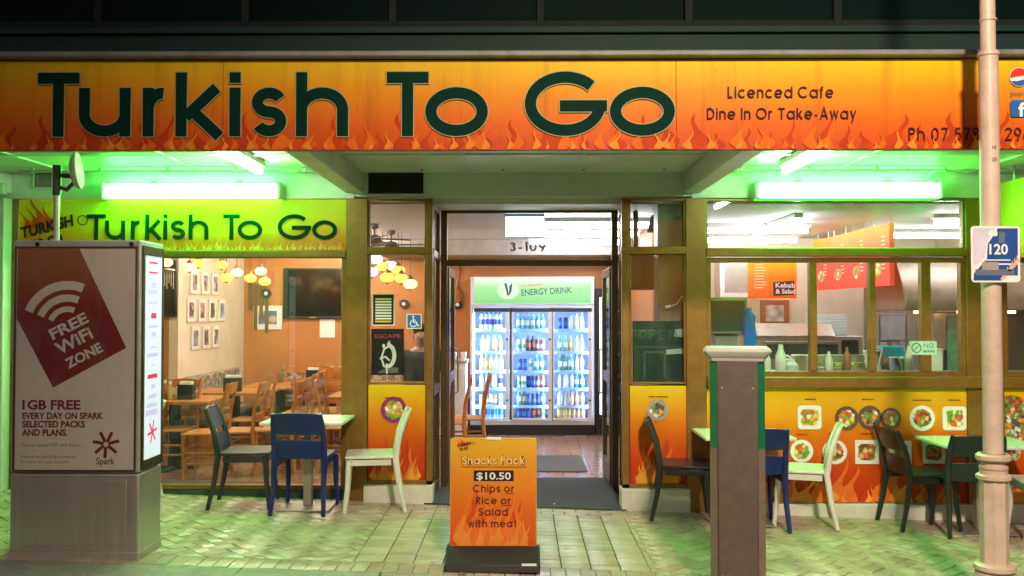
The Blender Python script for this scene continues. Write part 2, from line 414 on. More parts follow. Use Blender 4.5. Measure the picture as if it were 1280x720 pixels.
# ------------------------------------------------------------------ ground
def clip(poly, x0, x1, y0, y1):
    for ax, lim, sgn in ((0, x0, 1), (0, x1, -1), (1, y0, 1), (1, y1, -1)):
        out = []
        for i in range(len(poly)):
            a, b = poly[i - 1], poly[i]; da, db = sgn * (a[ax] - lim), sgn * (b[ax] - lim)
            if da * db < 0:
                k = da / (da - db); out.append((a[0] + (b[0] - a[0]) * k, a[1] + (b[1] - a[1]) * k))
            if db >= 0: out.append(b)
        poly = out
        if len(poly) < 3: return []
    return poly
def area(p): return abs(sum(p[i - 1][0] * p[i][1] - p[i][0] * p[i - 1][1] for i in range(len(p)))) / 2
pave = MB(); rb = random.Random(3)
def brick(poly, x0, x1, y0, y1):
    p = clip(poly, x0, x1, y0, y1)
    if len(p) < 3 or area(p) < .0006: return
    c = Vector((sum(q[0] for q in p) / len(p), sum(q[1] for q in p) / len(p)))
    g = .0034; b = .005
    def ins(d): return [c + (Vector(q) - c) * max(.2, 1 - d / max(.02, (Vector(q) - c).length)) for q in p]
    dz = rb.uniform(-.002, .002); tx, ty = rb.uniform(-.012, .012), rb.uniform(-.012, .012)
    z = lambda q, h: gz(q.x) + h + dz + (q.x - c.x) * tx + (q.y - c.y) * ty
    o, i = ins(g * 1.4), ins((g + b) * 1.4); n = len(p)
    vs = [(q.x, q.y, z(q, -.018)) for q in o] + [(q.x, q.y, z(q, -.003)) for q in o] + [(q.x, q.y, z(q, 0)) for q in i]
    fs = [(k, (k + 1) % n, n + (k + 1) % n, n + k) for k in range(n)] + [(n + k, n + (k + 1) % n, 2 * n + (k + 1) % n, 2 * n + k) for k in range(n)] + [tuple(2 * n + k for k in range(n))]
    pave.add(vs, fs, rb.choice((0, 0, 0, 1, 1, 2)))
BL, BW = .20, .10
def herringbone(x0, x1, y0, y1):
    c = math.cos(R(45)) ; s = c; n = int((x1 - x0 + y1 - y0) / BW) + 8; ox, oy = (x0 + x1) / 2, (y0 + y1) / 2
    for i in range(-n, n):
        for j in range(-n, n):
            # herringbone cell: pairs of an upright and a lying brick on a stepped lattice
            u, v = i * BW + j * 2 * BW * 0, 0
            bx = i * BW + 2 * BW * j; by = i * BW - 2 * BW * j
            for rx0, ry0, rx1, ry1 in ((bx, by, bx + BL, by + BW), (bx + BL - BL, by + BW, bx + BW, by + BW + BL)):
                q = [(rx0, ry0), (rx1, ry0), (rx1, ry1), (rx0, ry1)]
                q = [(ox + a * c - b * s, oy + a * s + b * c) for a, b in q]
                mx = sum(a for a, _ in q) / 4; my = sum(b for _, b in q) / 4
                if x0 - .2 < mx < x1 + .2 and y0 - .2 < my < y1 + .2: brick(q, x0, x1, y0, y1)
def stack(x0, x1, y0, y1, bl, bw, off=0.0):
    nx = int((x1 - x0) / bl) + 2; ny = int((y1 - y0) / bw) + 2
    for j in range(ny):
        for i in range(-1, nx):
            a = x0 + i * bl + (off * bl if j % 2 else 0); b = y0 + j * bw
            brick([(a, b), (a + bl, b), (a + bl, b + bw), (a, b + bw)], x0, x1, y0, y1)
LANE0, LANE1 = -1.12, .92
herringbone(-5.4, LANE0, -1.96, 0.03); herringbone(LANE1, 5.6, -1.96, 0.03)
stack(LANE0, LANE1, -1.96, -.42, .20, .10, 0.0); stack(LANE0, LANE1, -.42, .66, .20, .10, .5)
stack(-5.4, 5.6, -2.19, -1.96, .10, .23)
def brick_mat(name, col):
    m, nt, out = new_mat(name); p = N(nt, "ShaderNodeBsdfPrincipled")
    gm = N(nt, "ShaderNodeNewGeometry"); n1 = noise(nt, 2.2, 5); n2 = noise(nt, 55, 4)
    c1 = ramp(nt, gm.outputs['Random Per Island'], [(0, tuple(q * .87 for q in col)), (.5, col), (1, tuple(min(1, q * 1.12) for q in col))])
    f = ramp(nt, n1.outputs['Fac'], [(.4, (1, 1, 1)), (.75, (.6, .58, .55))])
    c2 = mixcol(nt, 1.0, c1, f, 'MULTIPLY')
    g = ramp(nt, n2.outputs['Fac'], [(.35, (.75, .75, .75)), (.65, (1.1, 1.1, 1.1))])
    c3 = mixcol(nt, .7, c2, g, 'MULTIPLY')
    nt.links.new(c3, p.inputs['Base Color'])
    vg = N(nt, 'ShaderNodeTexVoronoi'); vg.inputs['Scale'].default_value = 3.3; tcv = N(nt, 'ShaderNodeTexCoord'); nt.links.new(tcv.outputs['Object'], vg.inputs['Vector'])
    gum = ramp(nt, vg.outputs['Distance'], [(.035, (.42, .40, .38)), (.055, (1, 1, 1))]); c3 = mixcol(nt, .75, c3, gum, 'MULTIPLY')
    n4 = noise(nt, .9, 6, rough=.75); st = ramp(nt, n4.outputs['Fac'], [(.52, (1, 1, 1)), (.70, (.62, .58, .52))]); c3 = mixcol(nt, .8, c3, st, 'MULTIPLY')
    nt.links.new(c3, p.inputs['Base Color'])
    rr = ramp(nt, n1.outputs['Fac'], [(.3, (.24,) * 3), (.7, (.48,) * 3)]); nt.links.new(rr, p.inputs['Roughness'])
    b = N(nt, "ShaderNodeBump"); b.inputs['Strength'].default_value = .25; b.inputs['Distance'].default_value = .004
    nt.links.new(n2.outputs['Fac'], b.inputs['Height']); nt.links.new(b.outputs[0], p.inputs['Normal'])
    nt.links.new(p.outputs[0], out.inputs[0]); return m
structure(pave.build('pavement', [brick_mat('paver_buff', (.53, .42, .31)), brick_mat('paver_sand', (.56, .46, .35)), brick_mat('paver_clay', (.50, .37, .27))]))
M_conc = mat('kerb_concrete', (.36, .33, .28), .8, 0, .12, 12, .3, 90, dirt=.4, dirt_col=(.16, .14, .11))
M_grout = mat('paver_bed', (.07, .055, .04), .9, 0, .2, 20)
def slab(x0, x1, y0, y1, h):      # sheet that follows the pavement's fall
    return [(x0, y0, gz(x0) + h), (x1, y0, gz(x1) + h), (x1, y1, gz(x1) + h), (x0, y1, gz(x0) + h)]
m = MB(); m.add(slab(-5.4, 5.6, -2.2, .7, -.009), [(0, 1, 2, 3)]); structure(m.build('paving_bed', M_grout))
m = MB()
xs = [-9 + .9 * i for i in range(21)]
for a, b in zip(xs[:-1], xs[1:]):
    lo, hi = slab(a + .003, b - .003, -3.0, -2.195, -.2), slab(a + .003, b - .003, -3.0, -2.195, .001)
    m.add(lo + hi, [(4, 5, 6, 7), (0, 1, 5, 4), (1, 2, 6, 5), (3, 0, 4, 7), (2, 3, 7, 6)])
structure(m.build('kerb', M_conc, bevel=.012))
m = MB(); m.add([(-150, -160, -.16), (150, -160, -.16), (150, -2.5, -.16), (-150, -2.5, -.16)], [(0, 1, 2, 3)])
structure(m.build('road', mat('asphalt', (.05, .05, .05), .8, 0, .3, 40, .5, 120)))
m = MB()
m.box(-5.3, -.80, .02, 6.2, -.10, .02); m.box(-.80, .98, .70, 6.2, -.10, .02); m.box(.98, 5.6, .02, 6.2, -.10, .02)
fm, nt, out = new_mat('shop_floor_tile'); p = N(nt, "ShaderNodeBsdfPrincipled"); tc = N(nt, "ShaderNodeTexCoord"); bt = N(nt, "ShaderNodeTexBrick")
bt.inputs['Color1'].default_value = (.44, .24, .18, 1); bt.inputs['Color2'].default_value = (.37, .19, .14, 1); bt.inputs['Mortar'].default_value = (.2, .13, .1, 1)
bt.inputs['Scale'].default_value = 1; bt.inputs['Mortar Size'].default_value = .006; bt.inputs['Brick Width'].default_value = .3; bt.inputs['Row Height'].default_value = .1
nt.links.new(tc.outputs['Object'], bt.inputs[0]); nt.links.new(bt.outputs[0], p.inputs['Base Color']); p.inputs['Roughness'].default_value = .18
nt.links.new(p.outputs[0], out.inputs[0])
structure(m.build('shop_floor', fm))

# ------------------------------------------------------------------ the building
CANOPY_Z, ROOM_Z, YF = 2.95, 2.68, -2.25
bld = thing('shop_building', 'takeaway restaurant with bronze shopfront, green lit verandah and dark upper storey', 'building')
def bbox(name, x0, x1, y0, y1, z0, z1, mt, bevel=.004, parent=None):
    b = MB(); b.box(x0, x1, y0, y1, z0, z1); return b.build(name, mt, parent or bld, bevel)
def px0(px): return AX(px, 0)
def pz0(py): return AZ(py, 0)
M_upper = mat('upper_wall_teal', (.003, .030, .026), .7, 0, .15, 1.2, .1, 20)
M_gutter = mat('grey_gutter', (.20, .21, .19), .55, .1, .2, 6, .1, dirt=.6, chips=.5)
# upper storey
bbox('upper_wall', -6.5, 6.8, .0, .25, 3.15, 4.25, M_upper)
bbox('upper_sill', -6.5, 6.8, -.05, .0, 4.19, 4.25, M_upper, .006)
for i in range(10):
    x = -6.5 + 1.33 * i
    f = MB(); f.box(x, x + .07, .02, .16, 4.25, 6.0); f.box(x + .07, x + 1.33, .02, .16, 4.25, 4.32); f.box(x + .07, x + 1.33, .02, .16, 5.9, 6.0)
    fo = f.build('upper_window', mat('night_frame', (.003, .009, .008), .8), bld, .004)
    q = MB(); q.box(x + .075, x + 1.325, .08, .09, 4.325, 5.895); q.build('pane', mat('dark_night_glass', (.002, .011, .0095), .6, spec=.06), fo)
bbox('upper_room', -6.5, 6.8, .4, .5, 4.25, 6.0, mat('unlit_room', (.01, .012, .012), .9))
# verandah
bbox('canopy_roof', -6.4, 6.6, YF + .06, -.002, CANOPY_Z + .06, CANOPY_Z + .16, M_upper)
so = MB()
so.box(-6.4, -1.475, YF + .055, -.003, CANOPY_Z, CANOPY_Z + .05); so.box(-1.475, 1.53, YF + .055, -.003, CANOPY_Z - .006, CANOPY_Z + .05); so.box(1.53, 6.6, YF + .055, -.003, CANOPY_Z, CANOPY_Z + .05)
so.build('soffit', M_soffit, bld)
for x in (-1.475, 1.53, -4.62, 4.62):
    bbox('canopy_beam', x - .075, x + .075, YF + .06, -.004, 2.765, CANOPY_Z - .008, M_soffit, .006)
for i in range(2):                                     # cross battens of the ceiling boards
    bbox('soffit_batten', -6.3, 6.5, -1.02 - .72 * i, -.98 - .72 * i, CANOPY_Z - .018, CANOPY_Z - .007, M_soffit, .003)
for k, x in enumerate((-5.2, -4.0, -2.8, -.45, .5, 2.75, 3.95, 5.15)):      # joints of the ceiling sheets
    bbox('sheet_joint', x - .012, x + .012, YF + .06, -.006, CANOPY_Z - .013, CANOPY_Z - (.0005 if abs(x) > 1.6 else .0065), M_soffit, .002)
for x0_, x1_, y_ in ((-4.5, -1.56, -.30), (1.61, 4.5, -.30)):
    g = MB(); g.cyl((x0_, y_, CANOPY_Z - .03), (x1_, y_, CANOPY_Z - .03), .010, 8)
    for k in range(5): q = x0_ + (x1_ - x0_) * (k + .5) / 5; g.box(q - .012, q + .012, y_ - .016, y_ + .016, CANOPY_Z - .045, CANOPY_Z - .004)
    g.build('conduit', mat('conduit_grey', (.45, .45, .42), .5), bld)
for k in range(36):
    x = -6.1 + .35 * k
    for yy in (-1.98, -.22):
        if k % 2: g = MB(); g.lathe([(.009, -.016), (.012, -.006)], (x, yy, CANOPY_Z), 8); g.build('fixing_screw', mat('rusty_screw', (.18, .10, .06), .6, .4), bld)
bbox('gutter', -6.4, 6.6, YF - .07, YF + .03, AZ(74, YF), AZ(66, YF), M_gutter, .012)
bbox('fascia_board', -6.4, 6.6, YF + .012, YF + .054, AZ(188, YF) + .004, AZ(75, YF), M_gutter, .003)
bbox('bulkhead', -6.4, -1.475, -.002, .12, pz0(248), CANOPY_Z, M_soffit, .004)
bbox('bulkhead', 1.53, 6.6, -.002, .12, pz0(248), CANOPY_Z, M_soffit, .004)
bbox('bulkhead', -1.47, 1.525, -.012, .66, pz0(246), CANOPY_Z - .007, M_soffit, .004)
# left end wall and column
bbox('column', -5.4, px0(16), -.16, .10, -.05, pz0(249) , M_white, .008)
bbox('column_capital', -5.4, px0(20), -.24, -.16, pz0(246), pz0(232), M_white, .008)
# mustard posts of the shopfront
for a, b in ((16, 24), (433, 460), (857, 882), (1206, 1252)):
    bbox('shopfront_post', px0(a), px0(b), -.035, .07, gz(px0(a)) - .02 if a != 16 else .12, pz0(248.5), M_frame, .005)
# windows
def window(name, x0, x1, z0, z1, fr=.035, y0=-.02, y1=.05, mull=(), mt=None, gy=.015):
    f = MB(); mt = mt or M_frame
    f.box(x0, x1, y0, y1, z1 - fr, z1); f.box(x0, x1, y0, y1, z0, z0 + fr)
    f.box(x0, x0 + fr, y0 + .001, y1 - .001, z0 + fr, z1 - fr); f.box(x1 - fr, x1, y0 + .001, y1 - .001, z0 + fr, z1 - fr)
    for a, b in mull: f.box(a, b, y0 - .012, y1 - .012, z0 + fr, z1 - fr)
    o = f.build(name, mt, bld, .004)
    cuts = [x0 + fr] + [v for ab in mull for v in ab] + [x1 - fr]
    for i in range(0, len(cuts), 2):
        g = MB(); g.box(cuts[i] + .001, cuts[i + 1] - .001, gy, gy + .006, z0 + fr + .001, z1 - fr - .001); g.build('pane', M_glass, o)
    return o
window('shop_window', px0(24), px0(433), pz0(612), pz0(317), .04)
bbox('window_head', px0(24), px0(433), -.05, .05, pz0(322), pz0(313.5), M_frame, .005)
bbox('plinth', px0(16), px0(460), -.02, .06, gz(-4.5) - .12, pz0(612.5), mat('dark_green_plinth', (.03, .06, .05), .5), .004)
window('side_window', px0(460), px0(533), pz0(480), pz0(316), .018)
window('side_transom', px0(460), px0(533), pz0(311), pz0(249), .018)
bbox('transom_bar', px0(460), px0(541), -.045, .05, pz0(318), pz0(309), M_frame, .005)
window('side_window', px0(786), px0(857), pz0(480), pz0(316), .018)
window('side_transom', px0(786), px0(857), pz0(311), pz0(249), .018)
bbox('transom_bar', px0(776), px0(857), -.045, .05, pz0(318), pz0(309), M_frame, .005)
for a, b in ((533, 541), (777, 786)):
    bbox('corner_post', px0(a), px0(b), -.03, .05, gz(0) - .05, pz0(248.5), M_frame, .004)
for a, b in ((457, 542), (775, 860)):
    bbox('stall_base', px0(a), px0(b), -.09, .12, -.12, pz0(605 if a < 600 else 609), M_white, .008)
bbox('stall_back', px0(460), px0(533), .0, .02, pz0(605), pz0(481), M_frame_dark); bbox('stall_back', px0(786), px0(857), .0, .02, pz0(609), pz0(481), M_frame_dark)
bbox('stall_rail', px0(460), px0(541), -.03, .05, pz0(606), pz0(600), M_frame, .004); bbox('stall_rail', px0(777), px0(857), -.03, .05, pz0(610), pz0(604), M_frame, .004)
wz0, wz1 = pz0(470), pz0(322)
mull = [(px0(1011), px0(1020)), (px0(1085), px0(1093)), (px0(1150), px0(1162))]
window('kitchen_window', px0(882), px0(1206), wz0, wz1, .045, mull=mull)
window('kitchen_transom', px0(882), px0(1206), pz0(313), pz0(249), .02)
bbox('window_head', px0(882), px0(1206), -.055, .05, pz0(321), pz0(311), M_frame, .006)
bbox('window_sill', px0(882), px0(1330), -.09, .10, pz0(484), pz0(470), M_frame, .008)
window('kitchen_window', px0(1252), px0(1335), wz0, wz1, .045); window('kitchen_transom', px0(1252), px0(1335), pz0(313), pz0(249), .02)
bbox('window_head', px0(1252), px0(1335), -.055, .05, pz0(321), pz0(311), M_frame, .006)
bbox('stall_wall', px0(882), px0(1335), .0, .10, -.25, pz0(485), M_white)
bbox('skirting', px0(882), px0(1335), -.06, .0, -.25, pz0(628), M_white, .008)
# entrance recess
XL, XR, YD = -.79, .97, .68
for x0, x1 in ((XL - .02, XL + .02), (XR - .02, XR + .02)):
    f = MB(); zt = 2.69
    f.box(x0, x1, .055, YD - .01, 0.03, .12); f.box(x0, x1, .055, YD - .01, zt - .05, zt); f.box(x0, x1, .055, YD - .01, 2.20, 2.27)
    f.box(x0, x1, .055, .095, .12, 2.20); f.box(x0, x1, YD - .06, YD - .01, .12, 2.20); f.box(x0, x1, .055, .095, 2.27, zt - .05); f.box(x0, x1, YD - .06, YD - .01, 2.27, zt - .05)
    f.box(x0 - .004, x1 + .004, .055, YD - .01, .95, 1.03)
    o = f.build('recess_side_window', M_frame_dark, bld, .004)
    for a, b in ((.125, .945), (1.035, 2.195), (2.275, zt - .055)):
        g = MB(); g.box((x0 + x1) / 2 - .003, (x0 + x1) / 2 + .003, .097, YD - .062, a, b); g.build('pane', M_glass, o)
TZ = AZ(325, YD)
f = MB(); f.box(XL + .03, XL + .09, YD - .03, YD + .05, .02, 2.70); f.box(XR - .09, XR - .03, YD - .03, YD + .05, .02, 2.70)
f.box(XL + .09, XR - .09, YD - .03, YD + .05, TZ - .06, TZ); f.box(XL + .09, XR - .09, YD - .03, YD + .05, 2.655, 2.70)
o = f.build('door_frame', M_frame_dark, bld, .005)
g = MB(); g.box(XL + .091, XR - .091, YD, YD + .006, TZ + .001, 2.654); g.build('pane', M_glass, o)
g = MB()
stroke_text(g, '3-109', AX(637, YD), AX(682, YD) - AX(637, YD), 0.085, .017, lambda u, v, t: (u, YD - .001 - t, AZ(314, YD) + v), 0); g.build('street_number', mat('frosted_vinyl', (.10, .10, .14), .5), o)
bbox('entry_ceiling', XL + .03, XR - .03, .66, YD - .03, 2.66, 2.70, M_ceil) if YD - .03 > .66 else None
# two door leaves folded back into the shop
def door_leaf(hx, sgn):
    L = .80; th = .045; a = MB(); zt = TZ - .07
    x0, x1 = (hx, hx + th) if sgn > 0 else (hx - th, hx); y0 = YD + .06
    a.box(x0, x1, y0, y0 + .08, .03, zt); a.box(x0, x1, y0 + L - .08, y0 + L, .03, zt); a.box(x0, x1, y0 + .08, y0 + L - .08, .03, .22)
    a.box(x0, x1, y0 + .08, y0 + L - .08, zt - .08, zt); a.box(x0, x1, y0 + .08, y0 + L - .08, 1.0, 1.10)
    o = a.build('door', mat('door_brown', (.13, .065, .03), .35, .2, .15, 12), bld, .004)
    for z0, z1 in ((.225, .995), (1.105, zt - .085)):
        g = MB(); g.box((x0 + x1) / 2 - .003, (x0 + x1) / 2 + .003, y0 + .082, y0 + L - .082, z0, z1); g.build('pane', M_glass, o)
    h = MB(); xx = x1 + .035 if sgn > 0 else x0 - .035
    h.tube([(x1 if sgn > 0 else x0, y0 + L - .04, .85), (xx, y0 + L - .04, .87), (xx, y0 + L - .04, 1.30), (x1 if sgn > 0 else x0, y0 + L - .04, 1.32)], .011, 8)
    h.build('handle', M_steel, o)
door_leaf(XL + .06, 1); door_leaf(XR - .06, -1)
# rooms
BW_Y = 5.05
bbox('back_wall', -5.3, 5.6, BW_Y, BW_Y + .1, .02, ROOM_Z, M_tan)
bbox('cream_partition', -4.08, -3.97, 2.5, BW_Y - .002, .02, ROOM_Z - .002, M_cream, .003)
bbox('tan_partition', -5.3, -4.08, 2.5, 2.6, .02, ROOM_Z - .002, M_tan)
bbox('side_wall', -5.3, -5.2, .1, 2.5, .02, ROOM_Z - .002, M_cream); bbox('side_wall', 5.5, 5.6, .12, BW_Y, .02, ROOM_Z - .002, M_cream)
bbox('kitchen_wall', 1.62, 5.5, 4.05, 4.15, .02, ROOM_Z - .002, M_cream)
bbox('kitchen_partition', 1.52, 1.62, 2.4, BW_Y - .002, .02, ROOM_Z - .002, M_tan)
bbox('pilaster', px0(826), px0(857) + .02, .16, .42, .02, ROOM_Z - .002, mat('brown_grey_paint', (.22, .17, .12), .5), .006)
bbox('room_ceiling', -5.3, 5.6, .125, BW_Y + .1, ROOM_Z, ROOM_Z + .06, M_ceil)
bbox('ceiling_step', -1.9, 1.51, 4.25, BW_Y - .001, 2.47, ROOM_Z - .001, mat('grey_bulkhead', (.40, .36, .36), .6))
bbox('room_head_wall', -5.3, -1.48, .06, .124, 2.715, 3.1, M_white)

# ------------------------------------------------------------------ green verandah tubes
M_tube = emit('green_tube', (.028, 1.0, .05), GREEN_L)
M_tube_white = emit('cool_tube', (.62, 1.0, .56), GREEN_L * 1.15)
for a, b, side in ((133, 350, 'left bay above the yellow sign band'), (945, 1172, 'right bay above the kitchen window')):
    x0, x1 = AX(a, -.1, 238), AX(b, -.1, 238); zc = AZ(238.5, -.1)
    t = thing('tube_light', 'glowing green tube light in the ' + side, 'light', ((x0 + x1) / 2, -.03, zc), group='green tube lights along the shopfront wall')
    h = MB(); h.box(x0 + .03, x1 - .03, -.045, -.004, zc - .055, zc + .055); h.build('housing', M_white, t, .006)
    d = MB(); d.tube([(x0 + .01, -.10, zc), (x0 + .04, -.10, zc), (x1 - .04, -.10, zc), (x1 - .01, -.10, zc)], [.045, .068, .068, .045], 20); d.build('diffuser', M_tube, t)
    for q in (x0 - .012, x1 + .012):
        e = MB(); e.box(q - .014, q + .014, -.175, -.004, zc - .075, zc + .075); e.build('end_cap', M_white, t, .008)
    for q in (.25, .75):
        e = MB(); xx = x0 + (x1 - x0) * q; e.box(xx - .02, xx + .02, -.03, -.004, zc + .05, zc + .10); e.build('bracket', M_alu, t)
    e = MB(); e.tube([(x1 - .1, -.02, zc + .05), (x1 - .06, -.02, zc + .12), (x1 - .06, -.10, CANOPY_Z - .02), (x1 - .06, -.29, CANOPY_Z - .03)], .006, 6); e.build('supply_cable', M_white, t)
for x, side in ((-2.14, 'left'), (2.17, 'right')):
    t = thing('tube_light', 'white green tube light running out under the %s half of the verandah ceiling' % side, 'light', (x, -1.3, CANOPY_Z - .01), group='tube lights on the verandah ceiling')
    h = MB(); h.box(x - .045, x + .045, -2.0, -.62, CANOPY_Z - .05, CANOPY_Z - .004); h.build('housing', M_white, t, .006)
    d = MB(); d.tube([(x, -1.97, CANOPY_Z - .085), (x, -.66, CANOPY_Z - .085)], .03, 12); d.build('tube', M_tube_white, t)

# ------------------------------------------------------------------ fascia sign
M_lettering = mat('dark_green_vinyl', (.003, .030, .021), .7, 0, .1, 5, spec=.06)
M_outline = mat('pale_outline', (.42, .36, .16), .6, spec=.2)
def fz(py): return AZ(py, YF)
def fx(px, py=130): return AX(px, YF, py)
fs = thing('fascia_sign', 'long orange fascia sign with flames and large dark green lettering', 'sign', (0, YF, fz(188)))
b = MB(); z0, z1 = fz(187.5), fz(75.5)
for xa, xb in ((-6.3, fx(-180)), (fx(-180), fx(279)), (fx(279), fx(845)), (fx(845), fx(1204)), (fx(1204), 6.4)):
    b.box(xa + .002, xb - .002, YF - .006, YF + .010, z0, z1, 0)
fn = facing(YF - .007)
flames(b, fn, -5.2, 5.2, z0 + .002, .25, 62, 2, .0004, 5, 1.3)
flames(b, fn, -5.2, 5.2, z0 + .002, .20, 70, 1, .0050, 6, 1.15)
flames(b, fn, -5.2, 5.2, z0 + .002, .13, 80, 3, .0100, 8, 1.0)
b.build('panel', [M_sign, mat('fascia_flame_orange', (.74, .14, .008), .6, 0, .2, 6, spec=.15), mat('fascia_flame_red', (.50, .05, .006), .6, 0, .2, 5, spec=.15), mat('fascia_flame_pale', (.80, .25, .03), .6, 0, .2, 5, spec=.15)], fs)
g = MB(); cap = fz(90) - fz(170); w = 14.0 / (F_PX / (YF - CAM_Y)); base = fz(170.5)
f2 = lambda u, v, t: (u, YF - .018 - t, base + v)
for c, a, bb in (('T', 49, 101), ('u', 100.5, 165), ('r', 180, 211), ('k', 221, 281), ('i', 288, 301), ('s', 316, 359), ('h', 371, 436), ('T', 484, 536), ('o', 532, 610), ('G', 656, 757), ('o', 762, 843)):
    x0, x1 = fx(a), fx(bb)
    g = MB(); put_glyph(g, c, x0, x1 - x0 if c != 'i' else None, cap, w, f2, 1, 0, grow=.007)
    put_glyph(g, c, x0, x1 - x0 if c != 'i' else None, cap, w, f2, 0, .0030); g.build('letter', [M_lettering, M_outline], fs)
for s, a, bb, top, bot in (('Licenced Cafe', 909, 1041, 109.5, 123.5), ('Dine In Or Take-Away', 883, 1069, 136, 150), ('Ph 07 578', 1134, 1222, 161, 177), ('296', 1254, 1286, 161, 177)):
    g = MB(); bz = fz(bot); stroke_text(g, s, fx(a), fx(bb) - fx(a), fz(top) - bz, .0095, (lambda bz: lambda u, v, t: (u, YF - .018 - t, bz + v))(bz), 0)
    g.build('line_of_lettering', mat('maroon_vinyl', (.06, .008, .012), .6, spec=.2), fs)
g = MB(); cx, cz, r = fx(1272.5), fz(98.5), 12 / 194
disc = lambda R_, a0=0, a1=360: [(cx + R_ * math.cos(R(q)), cz + R_ * math.sin(R(q))) for q in [a0 + (a1 - a0) * i / 30 for i in range(31)]]
f3 = facing(YF - .0185)
g.flat(disc(r)[:-1], f3, 0, 0)
g.flat(disc(r * .95, 8, 188) + [(cx - r * .3, cz + r * .02), (cx + r * .35, cz + r * .12)], f3, .0006, 1)
g.flat(disc(r * .95, 205, 350) + [(cx + r * .3, cz - r * .30), (cx - r * .25, cz - r * .42)], f3, .0006, 2)
font_mesh(g, 'pepsi', lambda u, v, t: (fx(1262) + u, YF - .0185 - t, fz(121) + v), .05, 3, width=.105)
def rrect(x0, x1, z0, z1, r, n=5):
    out = []
    for cx_, cz_, a in ((x1 - r, z1 - r, 0), (x0 + r, z1 - r, 90), (x0 + r, z0 + r, 180), (x1 - r, z0 + r, 270)):
        out += [(cx_ + r * math.cos(R(a + 90 * i / n)), cz_ + r * math.sin(R(a + 90 * i / n))) for i in range(n + 1)]
    return out
g.flat(rrect(fx(1261), fx(1286), fz(148), fz(127), .02), f3, 0, 2)
font_mesh(g, 'f', lambda u, v, t: (fx(1271) + u, YF - .0185 - t, fz(147) + v), .125, 0, .0006, bold=.004)
g.build('emblem', [M_white_plain, mat('emblem_red', (.65, .03, .02), .4), mat('emblem_blue', (.01, .12, .42), .4), mat('emblem_grey', (.2, .18, .16), .4)], fs)

# ------------------------------------------------------------------ signs on the shopfront
def logo(mb, fn, u0, v0, s, mi_red, mi_black, t0=0.0):
    """flame over slanting TURKISH TO GO"""
    for k, (dx, w, h, ln) in enumerate(((.10, .10, .42, -.5), (.26, .14, .50, -.35), (.36, .2, .66, -.25), (.52, .16, .48, -.1), (.66, .1, .36, .15), (.82, .1, .30, .25))):
        tongue(mb, lambda a, b, t: fn(u0 + a * s, v0 + b * s, t), dx, .36, w, h, ln, mi_red, t0 + k * .0002, 1)
    font_mesh(mb, 'TURKISH', lambda a, b, t: fn(u0 + .02 * s + a, v0 + .14 * s + b, t), .32 * s, mi_black, t0 + .002, bold=.012 * s, width=1.15 * s, shear=.15, rot=R(14))
    font_mesh(mb, 'TO GO', lambda a, b, t: fn(u0 + .22 * s + a, v0 - .12 * s + b, t), .28 * s, mi_black, t0 + .002, bold=.012 * s, width=.7 * s, shear=.15, rot=R(14))
    ribbon(mb, ell(1.30, .52, .10, .10, 0, 360, 20), .02, lambda a, b, t: fn(u0 + a * s, v0 + b * s, t), t0 + .002, mi_black)
ys = -.03
t = thing('sign_band', 'yellow band sign with orange flames over the dining room window', 'sign', (px0(228), ys, pz0(313)))
b = MB(); x0, x1, z0, z1 = px0(25), px0(433), pz0(313), pz0(250)
b.box(x0, x1, ys - .004, ys + .02, z0, z1, 0)
fn = facing(ys - .005)
flames(b, fn, x0, x1, z0 + .002, .15, 44, 1, .0003, 21, 1.1); flames(b, fn, x0, x1, z0 + .002, .12, 60, 2, .0040, 22); flames(b, fn, x0, x1, z0 + .002, .07, 70, 3, .0080, 23)
b.build('panel', [grad('band_gradient', [(0, (.72, .16, .015)), (.3, (.78, .32, .02)), (.65, (.80, .62, .03)), (1, (.78, .70, .04))]), mat('band_flame_orange', (.74, .20, .015), .4), M_flame_a, M_flame_y], t)
g = MB(); cap = pz0(268) - pz0(300); w = 5.2 / 140.7; bz = pz0(300)
f2 = lambda u, v, q: (u, ys - .014 - q, bz + v)
for c, a, bb in (('T', 110, 134), ('u', 133, 158), ('r', 165, 178), ('k', 183, 204), ('i', 205.5, 210.8), ('s', 215, 233), ('h', 237, 262), ('T', 280, 301), ('o', 298, 329), ('G', 348, 389), ('o', 391, 422)):
    g = MB(); put_glyph(g, c, px0(a), px0(bb) - px0(a) if c != 'i' else None, cap, w, f2, 0); g.build('letter', M_lettering, t)
g = MB(); logo(g, facing(ys - .0145), px0(29), pz0(306), .42, 0, 1); g.build('logo', [mat('logo_red', (.75, .06, .01), .4), M_black_print], t)

